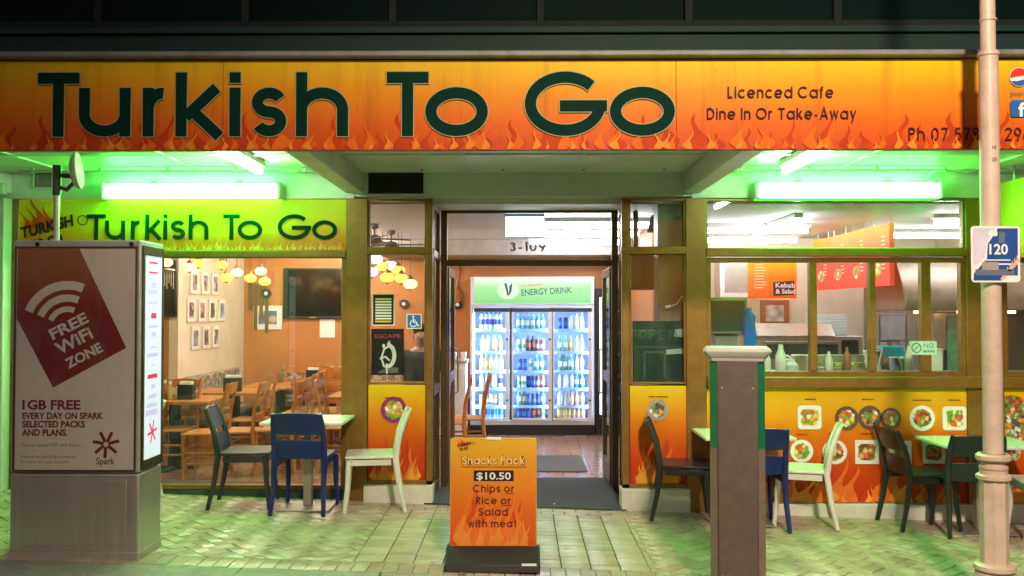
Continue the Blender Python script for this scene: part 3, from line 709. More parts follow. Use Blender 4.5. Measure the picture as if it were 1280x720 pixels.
P_CHIPS = [(.85, .55, .1), (.75, .35, .06), (.5, .2, .04), (.85, .8, .7), (.2, .4, .05)]
P_SALAD = [(.15, .4, .05), (.35, .5, .08), (.8, .7, .2), (.7, .12, .05), (.85, .8, .65)]
P_MEAT = [(.35, .13, .05), (.22, .08, .03), (.75, .55, .3), (.8, .15, .06), (.2, .35, .05)]
P_RICE = [(.85, .82, .7), (.8, .75, .6), (.75, .3, .08), (.2, .3, .08), (.1, .08, .1)]
P_BEAN = [(.5, .25, .1), (.35, .15, .06), (.85, .75, .55), (.25, .3, .08)]
def plate(parent, x, z, r, kind, cols, Y, seed, plate_col=None, name='food_picture'):
    g = MB(); f = facing(Y)
    out = rrect(x - r, x + r, z - r, z + r, r * (.999 if kind == 'round' else .3 if kind == 'soft' else .05), 8)
    g.flat(out, f, 0, 0)
    inn = rrect(x - r * .76, x + r * .76, z - r * .76, z + r * .76, r * (.755 if kind == 'round' else .35), 8)
    rr_ = random.Random(seed); inn = [(x + (u - x) * rr_.uniform(.82, 1.02), z + (v - z) * rr_.uniform(.82, 1.02)) for u, v in inn]
    g.flat(inn, f, .0008, 1)
    g.build(name, [plate_col or M_white_plain, food('food_%d' % seed, cols, 26 if r > .09 else 34, seed)], parent)
def caption(mb, x, z, w, Y, seed, mi):
    r = random.Random(seed); u = x - w / 2
    while u < x + w / 2:
        l = r.uniform(.006, .02); mb.box(u, min(u + l, x + w / 2), Y - .001, Y, z, z + .009, mi); u += l + .006
def poster_panel(a, bb, ya, yb, label, name, seed, n1, n2, hf=.42, wf=1.25, pos=None):
    x0, x1, z0, z1 = px0(a), px0(bb), pz0(yb), pz0(ya); Y = -.012
    t = thing(name, label, 'poster', ((x0 + x1) / 2, Y, z0))
    b = MB(); b.box(x0, x1, Y, Y + .008, z0, z1, 0); fn = facing(Y - .0005)
    H = (z1 - z0) * hf
    flames(b, fn, x0, x1, z0 + .002, H * 1.2, n1, 1, .0002, seed, wf); flames(b, fn, x0, x1, z0 + .002, H, n1, 2, .0030, seed + 1, wf); flames(b, fn, x0, x1, z0 + .002, H * .62, n2, 3, .0060, seed + 2, wf)
    return t, b, Y - .0095
PM = [M_panel, M_flame_b, mat('panel_flame_orange', (.74, .15, .02), .38, 0, .18, 5), mat('panel_flame_amber', (.80, .31, .03), .38, 0, .2, 6), M_black_print]
t, b, Y = poster_panel(461, 532, 481, 600, 'orange flame poster with chips bowl left of the entrance', 'flame_poster', 31, 8, 8, wf=.85)
caption(b, px0(492), pz0(498), .17, Y, 1, 4); b.build('print', PM, t)
plate(t, px0(493), pz0(512), .115, 'round', P_CHIPS, Y - .001, 41, mat('purple_bowl', (.25, .02, .16), .4))
t, b, Y = poster_panel(787, 857, 482, 604, 'orange flame poster with rice bowl right of the entrance', 'flame_poster', 51, 8, 8, wf=.85)
caption(b, px0(822), pz0(496), .17, Y, 2, 4); b.build('print', PM, t)
plate(t, px0(821), pz0(512), .095, 'round', P_RICE, Y - .001, 42, mat('speckle_bowl', (.4, .3, .3), .4))
t, b, Y = poster_panel(882, 1206, 485, 627, 'wide yellow to orange menu panel of food plates under the kitchen window', 'food_menu_sign', 61, 13, 16)
for k, (px, py) in enumerate(((1011, 499), (1083, 499), (1150, 500), (1190, 500), (1000, 543), (1041, 542), (1081, 542), (1118, 542))): caption(b, px0(px), pz0(py), .1 if px != 1150 else .16, Y, k + 5, 4)
b.build('print', PM, t)
for k, (px, py, r, kind, cols) in enumerate(((1010, 521, .105, 'soft', P_CHIPS), (1056, 522, .105, 'round', P_SALAD), (1085, 521, .105, 'round', P_RICE), (1111, 522, .092, 'round', P_BEAN), (1150, 522, .112, 'round', P_MEAT), (1190, 522, .105, 'soft', P_SALAD),
        (1000, 563, .10, 'round', P_SALAD), (1041, 564, .108, 'round', P_MEAT), (1081, 564, .105, 'square', P_MEAT), (1122, 564, .10, 'square', P_BEAN), (1164, 564, .10, 'square', P_MEAT))):
    pc = None
    if px in (1056, 1085, 1111): pc = mat('dark_pan', (.12, .08, .05), .4)
    plate(t, px0(px), pz0(py), r, kind, cols, Y - .001, 70 + k, pc)
t, b, Y = poster_panel(1252, 1335, 485, 627, 'orange flame poster with a doner kebab beside the pink pole', 'kebab_poster', 81, 5, 5)
b.build('print', PM, t)
g = MB(); kx = px0(1261); prof = [(.02, 0), (.06, .02), (.085, .12), (.10, .28), (.13, .42), (.125, .50), (.08, .56), (.02, .575)]
g.flat([(kx + r, pz0(575) + z) for r, z in prof] + [(kx - r, pz0(575) + z) for r, z in prof[::-1]], facing(Y - .001), 0, 0)
g.flat([(kx + r, pz0(575) + z) for r, z in prof[4:]] + [(kx - r, pz0(575) + z) for r, z in prof[4:][::-1]], facing(Y - .001), .001, 1)
g.build('food_picture', [food('kebab_print', P_RICE, 30, 90), food('kebab_top_print', P_MEAT, 30, 91)], t)
# hanging sign at the right
X4 = 4.20
t = thing('hanging_sign', 'yellow hanging sign at right angles to the shop behind the pole', 'sign', (X4, -.7, 2.25))
b = MB(); b.box(X4, X4 + .05, -2.2, -.08, AZ(325, -.1), 2.83, 0)
f5 = lambda u, v, q: (X4 - .001 - q, u, v)
flames(b, f5, -2.18, -.1, AZ(325, -.1) + .004, .22, 12, 2, .0003, 95); b.build('panel', [grad('hanging_gradient', [(0, (.75, .2, .015)), (.45, (.80, .55, .03)), (1, (.70, .74, .04))]), M_flame_b, M_flame_a], t)
g = MB(); stroke_text(g, 'Turkish', .78, 1.35, .25, .035, lambda u, v, q: (X4 - .006 - q, -u, 2.44 + v), 0); g.build('line_of_lettering', M_black_print, t)
for yy in (-1.9, -.3):
    g = MB(); g.cyl((X4 + .025, yy, 2.83), (X4 + .025, yy, CANOPY_Z), .008, 8); g.build('hanger_rod', M_steel, t)

# vents on the bulkhead
def vent(a, bb, ya, yb, Y, label, dark, slats):
    x0, x1, z0, z1 = AX(a, Y), AX(bb, Y), AZ(yb, Y), AZ(ya, Y)
    t = thing('wall_vent', label, 'vent', ((x0 + x1) / 2, Y, z0))
    f = MB(); fr = .018
    f.box(x0, x1, Y - .02, Y - .001, z0, z0 + fr); f.box(x0, x1, Y - .02, Y - .001, z1 - fr, z1); f.box(x0, x0 + fr, Y - .02, Y - .001, z0 + fr, z1 - fr); f.box(x1 - fr, x1, Y - .02, Y - .001, z0 + fr, z1 - fr)
    f.build('frame', M_dark if dark else M_white, t, .002)
    s = MB(); s.box(x0 + fr, x1 - fr, Y - .004, Y - .002, z0 + fr, z1 - fr)
    for i in range(slats):
        if dark: zz = z0 + fr + (z1 - z0 - 2 * fr) * (i + .5) / slats; s.obox(((x0 + x1) / 2, Y - .011, zz), x1 - x0 - 2 * fr - .004, .012, .003, Matrix.Rotation(R(35), 3, 'X'))
        else: xx = x0 + fr + (x1 - x0 - 2 * fr) * (i + .5) / slats; s.box(xx - .004, xx + .004, Y - .014, Y - .006, z0 + fr, z1 - fr)
    s.build('slats', M_black if dark else mat('vent_grey', (.3, .3, .27), .5), t)
vent(460, 529, 214, 242, -.013, 'dark louvred vent in the bulkhead left above the entrance', True, 9)
vent(39, 66, 211, 236, -.003, 'small white vent grille high on the wall at the left', False, 3)

# ------------------------------------------------------------------ street furniture
# kiosk
KY = -2.11
kx0, kx1 = AX(13, KY, 560), AX(174, KY, 560); kzt = AZ(300, KY); kg = gz((kx0 + kx1) / 2)
kd = .38
def kx(px): return AX(px, KY, 450)
def kz(py): return AZ(py, KY)
t = thing('advertising_kiosk', 'silver street kiosk with a white and dark red poster behind glass', 'kiosk', ((kx0 + kx1) / 2, KY + kd / 2, kg))
b = MB(); b.box(kx0, kx1, KY, KY + kd, kz(592), kzt)
b.build('cabinet', mat('kiosk_silver', (.50, .49, .46), .38, .3, .1, 10, .02, dirt=.2), t, .012, 3)
b = MB(); b.box(kx0, kx1, KY - .0, KY + kd, kg + .03, kz(593)); M_kst = mat('kiosk_steel', (.50, .47, .43), .30, .65, .08, 20, .02, 200, stretch=(1, 1, .05))
b.build('lower_body', M_kst, t, .012, 3)
b = MB(); b.box(kx0 + .05, kx1 - .08, KY - .006, KY - .001, kz(683), kz(601)); b.build('access_panel', M_kst, t, .003)
b = MB(); b.box(kx0 - .004, kx1 + .004, KY - .004, KY + kd + .004, gz(kx1) - .03, kg + .04); b.build('plinth', M_kst, t, .006)
b = MB()
for px in (45, 163): b.cyl((kx(px), KY - .004, kz(305)), (kx(px), KY + .01, kz(305)), .016, 14)
b.build('lock', M_black, t)
x0, x1, z0, z1 = kx(20), kx(169), kz(588), kz(310); Yp = KY - .002
g = MB(); fr = .012
g.box(x0 - fr, x1 + fr, Yp - .010, Yp, z1, z1 + fr); g.box(x0 - fr, x1 + fr, Yp - .010, Yp, z0 - fr, z0); g.box(x0 - fr, x0, Yp - .010, Yp, z0, z1); g.box(x1, x1 + fr, Yp - .010, Yp, z0, z1)
g.build('poster_frame', M_frame_dark, t, .002)
g = MB(); f = facing(Yp); K = lambda *pp: [(kx(px), kz(py)) for px, py in pp]
g.flat([(x0, z0), (x1, z0), (x1, z1), (x0, z1)], f, .001, 0)
g.flat(K((21, 310.5), (98, 310.5), (158, 435), (67, 485), (20.5, 398)), f, .0015, 1)
c0 = (kx(84), kz(409)); s_ = F_PX / (KY - CAM_Y)
for ra, rb_ in ((47, 58), (32, 41), (19, 26)):
    arc = ell(c0[0], c0[1], (ra + rb_) / 2 / s_, (ra + rb_) / 2 / s_, 68, 158, 24); ribbon(g, arc, (rb_ - ra) / s_, f, .002, 0)
for s, px, py, sz, wd in (('FREE', 66, 425, .10, 50), ('WiFi', 74, 444, .115, 48), ('ZONE', 86, 461, .09, 48)):
    font_mesh(g, s, (lambda px, py: lambda u, v, q: f(kx(px) + u, kz(py) + v, q))(px, py), sz, 0, .0022, bold=.003, width=wd / s_ * 1.02, rot=R(27))
for s, px, py, sz, wd, bd in (('1GB FREE', 29, 512, .085, 73, .003), ('EVERY DAY ON SPARK', 29, 524, .058, 102, .0022), ('SELECTED PACKS', 29, 534.5, .058, 79, .0022), ('AND PLANS.', 29, 545, .058, 57, .0022)):
    font_mesh(g, s, (lambda px, py: lambda u, v, q: f(kx(px) + u, kz(py) + v, q))(px, py), sz, 1, .0022, bold=bd, width=wd / s_)
for s, py, wd in (('Choose Spark WiFi and dive in.', 559, 76), ('Free trial and special data provisions.', 573.5, 70), ('For more visit spark.co.nz/wifi', 580, 60)):
    font_mesh(g, s, (lambda py: lambda u, v, q: f(kx(28) + u, kz(py) + v, q))(py), .034, 2, .0022, width=wd / s_)
cx, cz = kx(134), kz(556)
for a in (10, 60, 112, 165, 215, 262, 318):
    p0 = (cx + .016 * math.cos(R(a)), cz + .016 * math.sin(R(a))); p1 = (cx + .09 * math.cos(R(a + 4)), cz + .09 * math.sin(R(a + 4)))
    ribbon(g, [p0, ((p0[0] + p1[0]) / 2, (p0[1] + p1[1]) / 2 + .003), p1], .021, f, .0022 + a * .000003, 1)
font_mesh(g, 'Spark', lambda u, v, q: f(kx(122) + u, kz(581) + v, q), .062, 1, .0022, bold=.001, width=23 / s_)
g.build('poster', [mat('poster_paper', (.74, .68, .62), .5, 0, .05, 3), mat('poster_red', (.22, .008, .014), .45), mat('poster_grey_text', (.3, .2, .2), .5)], t)
g = MB(); g.box(x0 + .001, x1 - .001, Yp - .009, Yp - .006, z0 + .001, z1 - .001); g.build('poster_glass', glass('kiosk_glass', (.97, .97, .97), 1.0), t)
# lit side face
g = MB(); ya, yb = KY + .05, KY + kd - .03
f = lambda u, v, q: (kx1 + .004 + q, u, v)
g.flat([(ya, kz(578)), (yb, kz(578)), (yb, kz(318)), (ya, kz(318))], f, 0, 0)
r_ = random.Random(4)
for k in range(16):
    v = kz(330 + 13 * k + r_.uniform(-4, 4)); h = r_.uniform(.010, .045); a = r_.uniform(0, .1); c = 1 if k in (0, 1, 5, 11) else 2
    g.flat([(ya + .03 + a, v), (yb - .05 - a * .5, v), (yb - .06 - a * .5, v + h), (ya + .04 + a, v + h)], f, .001, c)
for a in (10, 70, 130, 190, 250, 310): ribbon(g, [((ya + yb) / 2, kz(545)), ((ya + yb) / 2 + .08 * math.cos(R(a)), kz(545) + .08 * math.sin(R(a)))], .018, f, .0015 + a * .000003, 1)
g.build('lit_side_poster', [emit('lightbox_white', (.72, .80, 1.0), .55, (.6, .6, .62)), emit('lightbox_red', (.8, .02, .12), .5, (.5, .02, .05)), emit('lightbox_violet', (.62, .52, .9), .5, (.5, .45, .6))], t)
g = MB(); g.box(kx1, kx1 + .012, KY + .02, ya, kz(590), kz(306)); g.box(kx1, kx1 + .012, yb, KY + kd - .005, kz(590), kz(306)); g.box(kx1, kx1 + .012, ya, yb, kz(590), kz(578)); g.box(kx1, kx1 + .012, ya, yb, kz(318), kz(306))
g.build('side_frame', M_frame_dark, t, .003)
# dish on the kiosk
mx_, my_ = AX(71, KY + .19, 250), KY + .19
t = thing('dish_antenna', 'small round white dish antenna on a thin mast on top of the kiosk', 'antenna', (mx_, my_, kzt))
g = MB(); g.cyl((mx_, my_, kzt - .01), (mx_, my_, AZ(238, my_)), .02, 12); g.lathe([(.05, 0), (.05, .012), (.022, .016)], (mx_, my_, kzt)); g.build('mast', M_alu, t)
g = MB(); zt = AZ(240, my_); g.cyl((mx_, my_, zt - .02), (mx_, my_, AZ(206, my_)), .028, 10)
g.tube([(mx_, my_, AZ(232, my_)), (mx_ + .07, my_ - .005, AZ(237, my_)), (mx_ + .12, my_ - .01, AZ(228, my_))], .014, 8)
g.cyl((mx_, my_, AZ(218, my_)), (mx_ + .10, my_ - .01, AZ(220, my_)), .016, 8); g.build('bracket', mat('dark_bracket', (.06, .07, .065), .45, .4), t)
g = MB(); dc = Vector((AX(95, my_), my_ - .01, AZ(213, my_))); rot = Matrix.Rotation(R(14), 3, 'Z') @ Matrix.Rotation(R(84), 3, 'Y')
prof = [(.001, -.035), (.08, -.034), (.112, -.018), (.125, -.002), (.125, .014), (.118, .020), (.06, .030), (.001, .033)]
n0 = len(g.v); g.lathe(prof, (0, 0, 0), 24); g.v = [tuple(dc + rot @ Vector(v)) for v in g.v]
g.build('dish', mat('dish_white', (.62, .58, .48), .5, 0, .1, 14, dirt=.3), t)

# round pole
PY = -2.65; pxc = AX(1239.5, PY, 400)
pg = gz(pxc)
t = thing('lamp_post', 'pink cream painted round street pole with collars at the right', 'pole', (pxc, PY, pg))
M_pole = mat('pink_cream_paint', (.62, .48, .40), .42, 0, .10, 6, .10, 30, dirt=.5, dirt_col=(.26, .17, .11), chips=.6)
def pzv(py): return AZ(py, PY)
g = MB(); g.lathe([(.056, 0), (.055, pzv(72) - pzv(567))], (pxc, PY, pzv(567)), 24); g.build('shaft', M_pole, t)
g = MB(); g.lathe([(.044, 0), (.042, 3.2)], (pxc - .002, PY, pzv(66)), 20); g.build('upper_shaft', M_pole, t)
for pa, pb, r in ((73, 66, .062), (29, 25, .05), (575, 566, .098), (586, 580, .08), (599, 591, .098), (712, 702, .115)):
    g = MB(); hh = pzv(pb) - pzv(pa); g.lathe([(r * .86, 0), (r, hh * .25), (r, hh * .75), (r * .86, hh)], (pxc, PY, pzv(pa)), 28); g.build('collar', M_pole, t)
g = MB(); g.lathe([(.078, 0), (.078, .03)], (pxc, PY, pzv(592)), 24); g.lathe([(.066, 0), (.068, pzv(566) - pzv(592))], (pxc, PY, pzv(592)), 24); g.lathe([(.080, 0), (.079, pzv(599) - pzv(703))], (pxc, PY, pzv(703)), 8, smooth=False, ph=R(22.5)); g.build('base_shaft', M_pole, t)
for zz in (z1 - .07, z0 + .06) if False else (pzv(300), pzv(340)):
    g = MB(); g.lathe([(.0572, 0), (.0595, .002), (.0595, .018), (.0572, .02)], (pxc, PY, zz), 24); g.build('steel_band', M_steel, t)
g = MB(); g.lathe([(.13, 0), (.13, .02), (.112, .04), (.108, pzv(711) - pg)], (pxc, PY, pg - .01), 28); g.build('pedestal', M_pole, t)
g = MB()
for s, py in (('10', 189), ('25', 204)):
    font_mesh(g, s, (lambda py: lambda u, v, q: (pxc + u, PY - .0572, pzv(py) + v))(py), .03, 0, align='CENTER')
g.build('stencil_number', M_black_print, t)
# route sign
SY = PY - .082
x0, x1, z0, z1 = AX(1214, SY, 318), AX(1275, SY, 318), AZ(353, SY), AZ(283, SY)
t = thing('route_sign', 'blue and white bus stop plate numbered 120 on the pink pole', 'sign', ((x0 + x1) / 2, SY, z0))
g = MB(); f = facing(SY)
g.prism(rrect(x0, x1, z0, z1, .02), lambda u, v, q: (u, SY + q, v), 0, .004, 0); g.build('plate', M_white_plain, t)
g = MB(); W, H = x1 - x0, z1 - z0; Q = lambda a, b_: (x0 + W * a, z0 + H * b_)
g.flat([Q(.04, .03), Q(.62, .03), Q(.66, .12), Q(.95, .12), Q(.96, .96), Q(.55, .96), Q(.42, .78), Q(.34, .68), Q(.32, .42), Q(.2, .3), Q(.05, .16)], f, .0006, 0)
g.flat([Q(.04, .3), Q(.16, .34), Q(.28, .46), Q(.31, .66), Q(.40, .82), Q(.5, .965), Q(.06, .965), Q(.03, .8)], f, .0007, 1)
for k in range(7): tongue(g, lambda u, v, q: f(u, v, q), x0 + W * (.62 + .05 * k), z0 + H * (.05 + .05 * k), W * .08, H * .14, .3, 2, .0009 + k * .0001)
g.flat([Q(.22, .22), Q(.56, .22), Q(.56, .36), Q(.22, .36)], f, .0013, 3); g.flat([Q(.08, .12), Q(.88, .12), Q(.88, .23), Q(.08, .23)], f, .0012, 4)
g.flat([Q(.56, .31), Q(.85, .31), Q(.85, .335), Q(.56, .335)], f, .0013, 5); g.flat([Q(.22, .385), Q(.8, .385), Q(.8, .405), Q(.22, .405)], f, .0013, 5)
g.flat([Q(.56, .7), Q(.68, .7), Q(.70, .88), Q(.58, .9)], f, .0013, 4); g.flat(rrect(x0 + W * .36, x0 + W * .54, z0 + H * .82, z0 + H * .92, .008), f, .0013, 5)
font_mesh(g, '120', lambda u, v, q: f(x0 + W * .37 + u, z0 + H * .5 + v, q), .085, 5, .0016, bold=.002, width=W * .38)
g.build('print', [mat('sign_blue', (.012, .07, .32), .35), mat('sign_lilac', (.62, .6, .75), .4), mat('sign_peach', (.8, .45, .3), .4), mat('sign_grey', (.35, .3, .3), .4), mat('sign_slate', (.13, .15, .22), .4), M_white_plain], t)
g = MB(); g.box(x0 + W * .3, x0 + W * .7, SY + .004, SY + .026, z0 + H * .7, z0 + H * .78); g.box(x0 + W * .3, x0 + W * .7, SY + .004, SY + .026, z0 + H * .2, z0 + H * .28); g.build('clamp', M_steel, t)

# square pedestal with a pale cap
BY = -2.62; bx = AX(922, BY, 560); bg_ = gz(bx); sB = F_PX / (BY - CAM_Y)
t = thing('bollard', 'square brown grey street bollard with a pale moulded cap', 'bollard', (bx, BY, bg_))
M_bol = mat('bollard_brown', (.12, .092, .074), .5, .1, .1, 12, .08, dirt=.4, chips=.5); M_bol2 = mat('bollard_bevel', (.22, .16, .12), .45, .1, .1, 12)
hw, ch = .160, .042; zt = AZ(452, BY)
oct_ = lambda h, c: [(-h + c, -h), (h - c, -h), (h, -h + c), (h, h - c), (h - c, h), (-h + c, h), (-h, h - c), (-h, -h + c)]
g = MB(); g.prism(oct_(hw, ch), lambda u, v, q: (bx + u, BY + .17 + v, q), bg_ - .03, zt); o = g.build('shaft', M_bol, t, .003)
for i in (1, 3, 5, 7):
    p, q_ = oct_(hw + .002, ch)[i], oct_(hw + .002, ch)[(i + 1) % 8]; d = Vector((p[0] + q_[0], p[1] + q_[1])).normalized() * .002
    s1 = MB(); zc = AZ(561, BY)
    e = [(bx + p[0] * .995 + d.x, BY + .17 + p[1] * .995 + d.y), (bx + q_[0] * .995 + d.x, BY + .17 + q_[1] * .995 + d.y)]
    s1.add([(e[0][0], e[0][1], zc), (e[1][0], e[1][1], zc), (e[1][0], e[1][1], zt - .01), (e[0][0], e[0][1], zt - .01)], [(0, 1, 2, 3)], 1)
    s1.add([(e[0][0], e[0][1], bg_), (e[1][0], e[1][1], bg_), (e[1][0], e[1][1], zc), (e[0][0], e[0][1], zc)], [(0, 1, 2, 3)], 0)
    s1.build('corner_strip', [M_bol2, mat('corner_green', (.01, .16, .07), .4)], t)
g = MB(); g.box(bx - .112, bx + .112, BY + .0005, BY + .0015, bg_ + .10, zt - .10); g.box(bx - .10, bx + .10, BY - .0005, BY + .0006, bg_ + .112, zt - .112); g.build('service_door', M_bol, t, .002)
for zz in (bg_ + .16, zt - .16):
    for q in (-.09, .09): g = MB(); g.tube([(bx + q, BY - .0006, zz), (bx + q, BY - .006, zz)], [.009, .007], 10); g.build('bolt', M_alu, t)
g = MB(); g.prism(oct_(hw + .03, .03), lambda u, v, q: (bx + u, BY + .17 + v, q), bg_ - .03, bg_ + .02); g.build('base_plate', M_bol, t, .004)
g = MB(); zc1 = AZ(435, BY)
for k, (za, zb, ha, hb) in enumerate(((zt, zt + .02, hw + .004, hw + .012), (zt + .021, zc1 - .022, hw + .014, hw + .042), (zc1 - .021, zc1, hw + .044, hw + .030))):
    a, c = oct_(ha, .02), oct_(hb, .02); n = 8
    g.add([(bx + u, BY + .17 + v, za) for u, v in a] + [(bx + u, BY + .17 + v, zb) for u, v in c], [tuple(range(7, -1, -1)), tuple(range(8, 16))] + [(i, (i + 1) % 8, 8 + (i + 1) % 8, 8 + i) for i in range(8)])
t.rotation_euler = (0, 0, R(-12)); g.build('cap', mat('cap_pale', (.55, .56, .5), .45, 0, .08, 10, dirt=.2), t, .003)

# sandwich board
WY = -1.98; wx = AX(616, WY, 640); wg = gz(wx); sW = F_PX / (WY - CAM_Y)
x0, x1 = AX(562, WY, 640), AX(671, WY, 640); zb, zt = AZ(683, WY), AZ(549, WY)
t = thing('sandwich_board', 'orange flame pavement sign advertising a snacks pack in front of the entrance', 'sign', (wx, WY, wg))
lean = .06
def fw(u, v, q): return (u, WY + (v - zb) * lean - q, v)
g = MB(); g.prism(rrect(x0, x1, zb, zt, .012), lambda u, v, q: fw(u, v, -q), 0, .03, 0); g.build('board', mat('board_edge', (.6, .35, .08), .5), t, .003)
g = MB(); e = .006
g.flat([(x0 + e, zb + e), (x1 - e, zb + e), (x1 - e, zt - e), (x0 + e, zt - e)], fw, .001, 0)
flames(g, fw, x0 + e, x1 - e, zb + e, .50, 9, 1, .0014, 101, .8); flames(g, fw, x0 + e, x1 - e, zb + e, .44, 11, 2, .0020, 102, .75); flames(g, fw, x0 + e, x1 - e, zb + e, .22, 15, 3, .0028, 103, .7)
Wx = lambda px: AX(px, WY, 620)
Wz = lambda py: AZ(py, WY)
def ln(s, a, bb, top, bot, w, mi, tt=.004):
    bz = Wz(bot); stroke_text(g, s, Wx(a), Wx(bb) - Wx(a), Wz(top) - bz, w, lambda u, v, q: fw(u, bz + v, q), mi, tt)
ln('Snacks Pack', 576, 657, 571, 582, .017, 5, .0038); ln('Snacks Pack', 577, 656, 571.5, 581.5, .0095, 6, .0046)
g.flat([(Wx(576), Wz(585)), (Wx(658), Wz(585)), (Wx(658), Wz(584.3)), (Wx(576), Wz(584.3))], fw, .004, 5)
g.flat([(Wx(592), Wz(602)), (Wx(642), Wz(602)), (Wx(642), Wz(589)), (Wx(592), Wz(589))], fw, .004, 4)
font_mesh(g, '$10.50', lambda u, v, q: fw(Wx(617) + u, Wz(600) + v, q), .066, 7, .0046, 'CENTER', .0012, width=43 / sW)
ln('Chips or', 591, 643, 606.5, 616, .0085, 5); ln('Rice or', 595, 639, 621.5, 631, .0085, 5); ln('Salad', 598, 635, 635.5, 645, .0085, 5); ln('with meat', 585, 646, 650, 659.5, .0085, 5)
for px in ((632, 643, 618), (627, 639, 633)): g.flat([(Wx(px[0]), Wz(px[2])), (Wx(px[1]), Wz(px[2])), (Wx(px[1]), Wz(px[2] - .8)), (Wx(px[0]), Wz(px[2] - .8))], fw, .004, 5)
logo(g, fw, Wx(571), Wz(563), .085, 8, 4, .004)
g.build('print', [grad('board_gradient', [(0, (.62, .08, .01)), (.4, (.74, .17, .015)), (.75, (.78, .33, .02)), (1, (.80, .48, .03))]), mat('board_flame_red', (.60, .06, .008), .4), mat('board_flame_orange', (.76, .16, .015), .4), mat('board_flame_pale', (.80, .25, .03), .4), M_black_print, mat('board_maroon', (.11, .008, .012), .4), mat('board_yellow', (.85, .6, .2), .4), M_white_plain, mat('logo_red', (.75, .06, .01), .4)], t)
g = MB(); g.box(Wx(608), Wx(626), WY - .008 + .06 * (zt - zb), WY + .03 + .06 * (zt - zb), zt - .012, zt + .004); g.build('clip', M_white_plain, t, .002)
g = MB(); g.prism([(-.17, 0), (.20, 0), (.20, .04), (.05, zb - wg - .002), (-.02, zb - wg - .002), (-.16, .05)], lambda u, v, q: (q, WY + u, wg + .004 + v), x0 - .02, x1 + .02); g.build('base', mat('rubber_base', (.02, .02, .02), .6, 0, .2, 30, .1), t, .006)
g = MB(); g.flat([(Wx(652), .05), (Wx(670), .05), (Wx(670), .066), (Wx(652), .066)], lambda u, v, q: (u, WY - .162 - q, wg + v), .004, 0); g.build('maker_mark', M_white_plain, t)

# ------------------------------------------------------------------ outdoor tables and chairs
def post_y(z): return -.19 - .0 * z if z < .45 else -.19 - .11 * ((z - .45) / .38) ** 1.5
def plastic_chair(label, mt, loc, rz, group):
    t = thing('cafe_chair', label, 'chair', loc, rz, group, local=True)
    sx = .205
    s = MB(); n = 8
    pts = [(-.215, -.18), (.215, -.18), (.222, .05), (.205, .22), (-.205, .22), (-.222, .05)]
    s.prism(pts, lambda u, v, q: (u, v, q + .008 * (abs(u) / .2) ** 2), .435, .458); s.box(-.19, .19, .19, .205, .385, .435); s.box(-.2, -.185, -.16, .19, .385, .435); s.box(.185, .2, -.16, .19, .385, .435)
    s.build('seat', mt, t, .006)
    for q in (-1, 1):
        l = MB(); l.tube([(q * (sx + .012), .225, 0), (q * sx, .2, .22), (q * sx, .19, .435)], [.017, .021, .024], 8, ph=R(22.5)); l.build('leg', mt, t)
        l = MB(); l.tube([(q * (sx + .012), -.275, 0), (q * sx, -.225, .22), (q * sx, -.195, .44), (q * sx, post_y(.62), .62), (q * (sx - .004), post_y(.74), .74), (q * (sx - .012), post_y(.83), .83)], [.018, .022, .026, .024, .021, .016], 8, ph=R(22.5)); l.build('leg', mt, t)
    def slat(z0, z1, name):
        l = MB(); nx, nz = 10, 4; vs = []
        for th in (0, .018):
            for j in range(nz + 1):
                z = z0 + (z1 - z0) * j / nz
                for i in range(nx + 1):
                    u = -1 + 2 * i / nx; vs.append((u * (sx - .008), post_y(z) - .028 * (1 - u * u) + .009 - th, z + (.012 * (1 - u * u) if j == nz else 0)))
        k = (nx + 1) * (nz + 1); fs = []
        for j in range(nz):
            for i in range(nx):
                a = j * (nx + 1) + i; fs.append((a, a + 1, a + nx + 2, a + nx + 1)); fs.append((k + a, k + a + nx + 1, k + a + nx + 2, k + a + 1))
        for i in range(nx):
            fs.append((i, k + i, k + i + 1, i + 1)); a = nz * (nx + 1) + i; fs.append((a, a + 1, k + a + 1, k + a))
        l.add(vs, fs, 0, True); l.build(name, mt, t, .004)
    slat(.655, .825, 'back_rest'); slat(.455, .60, 'back_rail')
    return t
MC_white = mat('white_chair_plastic', (.72, .73, .68), .35, 0, .05, 8, .12, 140, dirt=.25, dirt_col=(.10, .10, .09)); MC_navy = mat('navy_chair_plastic', (.005, .016, .13), .34, 0, .08, 8, .12, 140, dirt=.25, dirt_col=(.10, .10, .09))
MC_black = mat('black_chair_plastic', (.022, .026, .030), .33, 0, .1, 8, .12, 140, dirt=.25, dirt_col=(.10, .10, .09)); MC_green = mat('dark_green_chair_plastic', (.007, .019, .018), .35, 0, .1, 8, .12, 140, dirt=.25, dirt_col=(.10, .10, .09))
def oat(px, d, gx=None): x = (px - 650) * d / F_PX; return (x, d - 8.2, gz(x) + .003)
GL_, GC_, GR_ = 'chairs at the left pavement table', 'chairs at the middle pavement table', 'chairs at the right pavement table'
plastic_chair('black plastic chair left of the pale table under the dining window', MC_black, oat(309, 7.85), R(-90 + 6), GL_)
plastic_chair('navy blue plastic chair seen from behind at the left table', MC_navy, oat(383, 7.74), R(-2), GL_)
plastic_chair('white plastic chair between the left table and the chips bowl poster', MC_white, oat(466, 7.90), R(98), GL_)
plastic_chair('black plastic chair in front of the rice bowl poster', MC_black, oat(853, 7.92), R(-98), GC_)
plastic_chair('navy blue plastic chair half hidden behind the square bollard', MC_navy, oat(939, 7.70), R(2), GC_)
plastic_chair('white plastic chair right of the bollard facing the middle table', MC_white, oat(1000, 7.88), R(73), GC_)
plastic_chair('dark green plastic chair with its slotted back to the menu panel', MC_green, oat(1146, 7.89), R(-85), GR_)
plastic_chair('dark green plastic chair seen from behind left of the pink pole', MC_green, oat(1203, 7.70), R(-8), GR_)
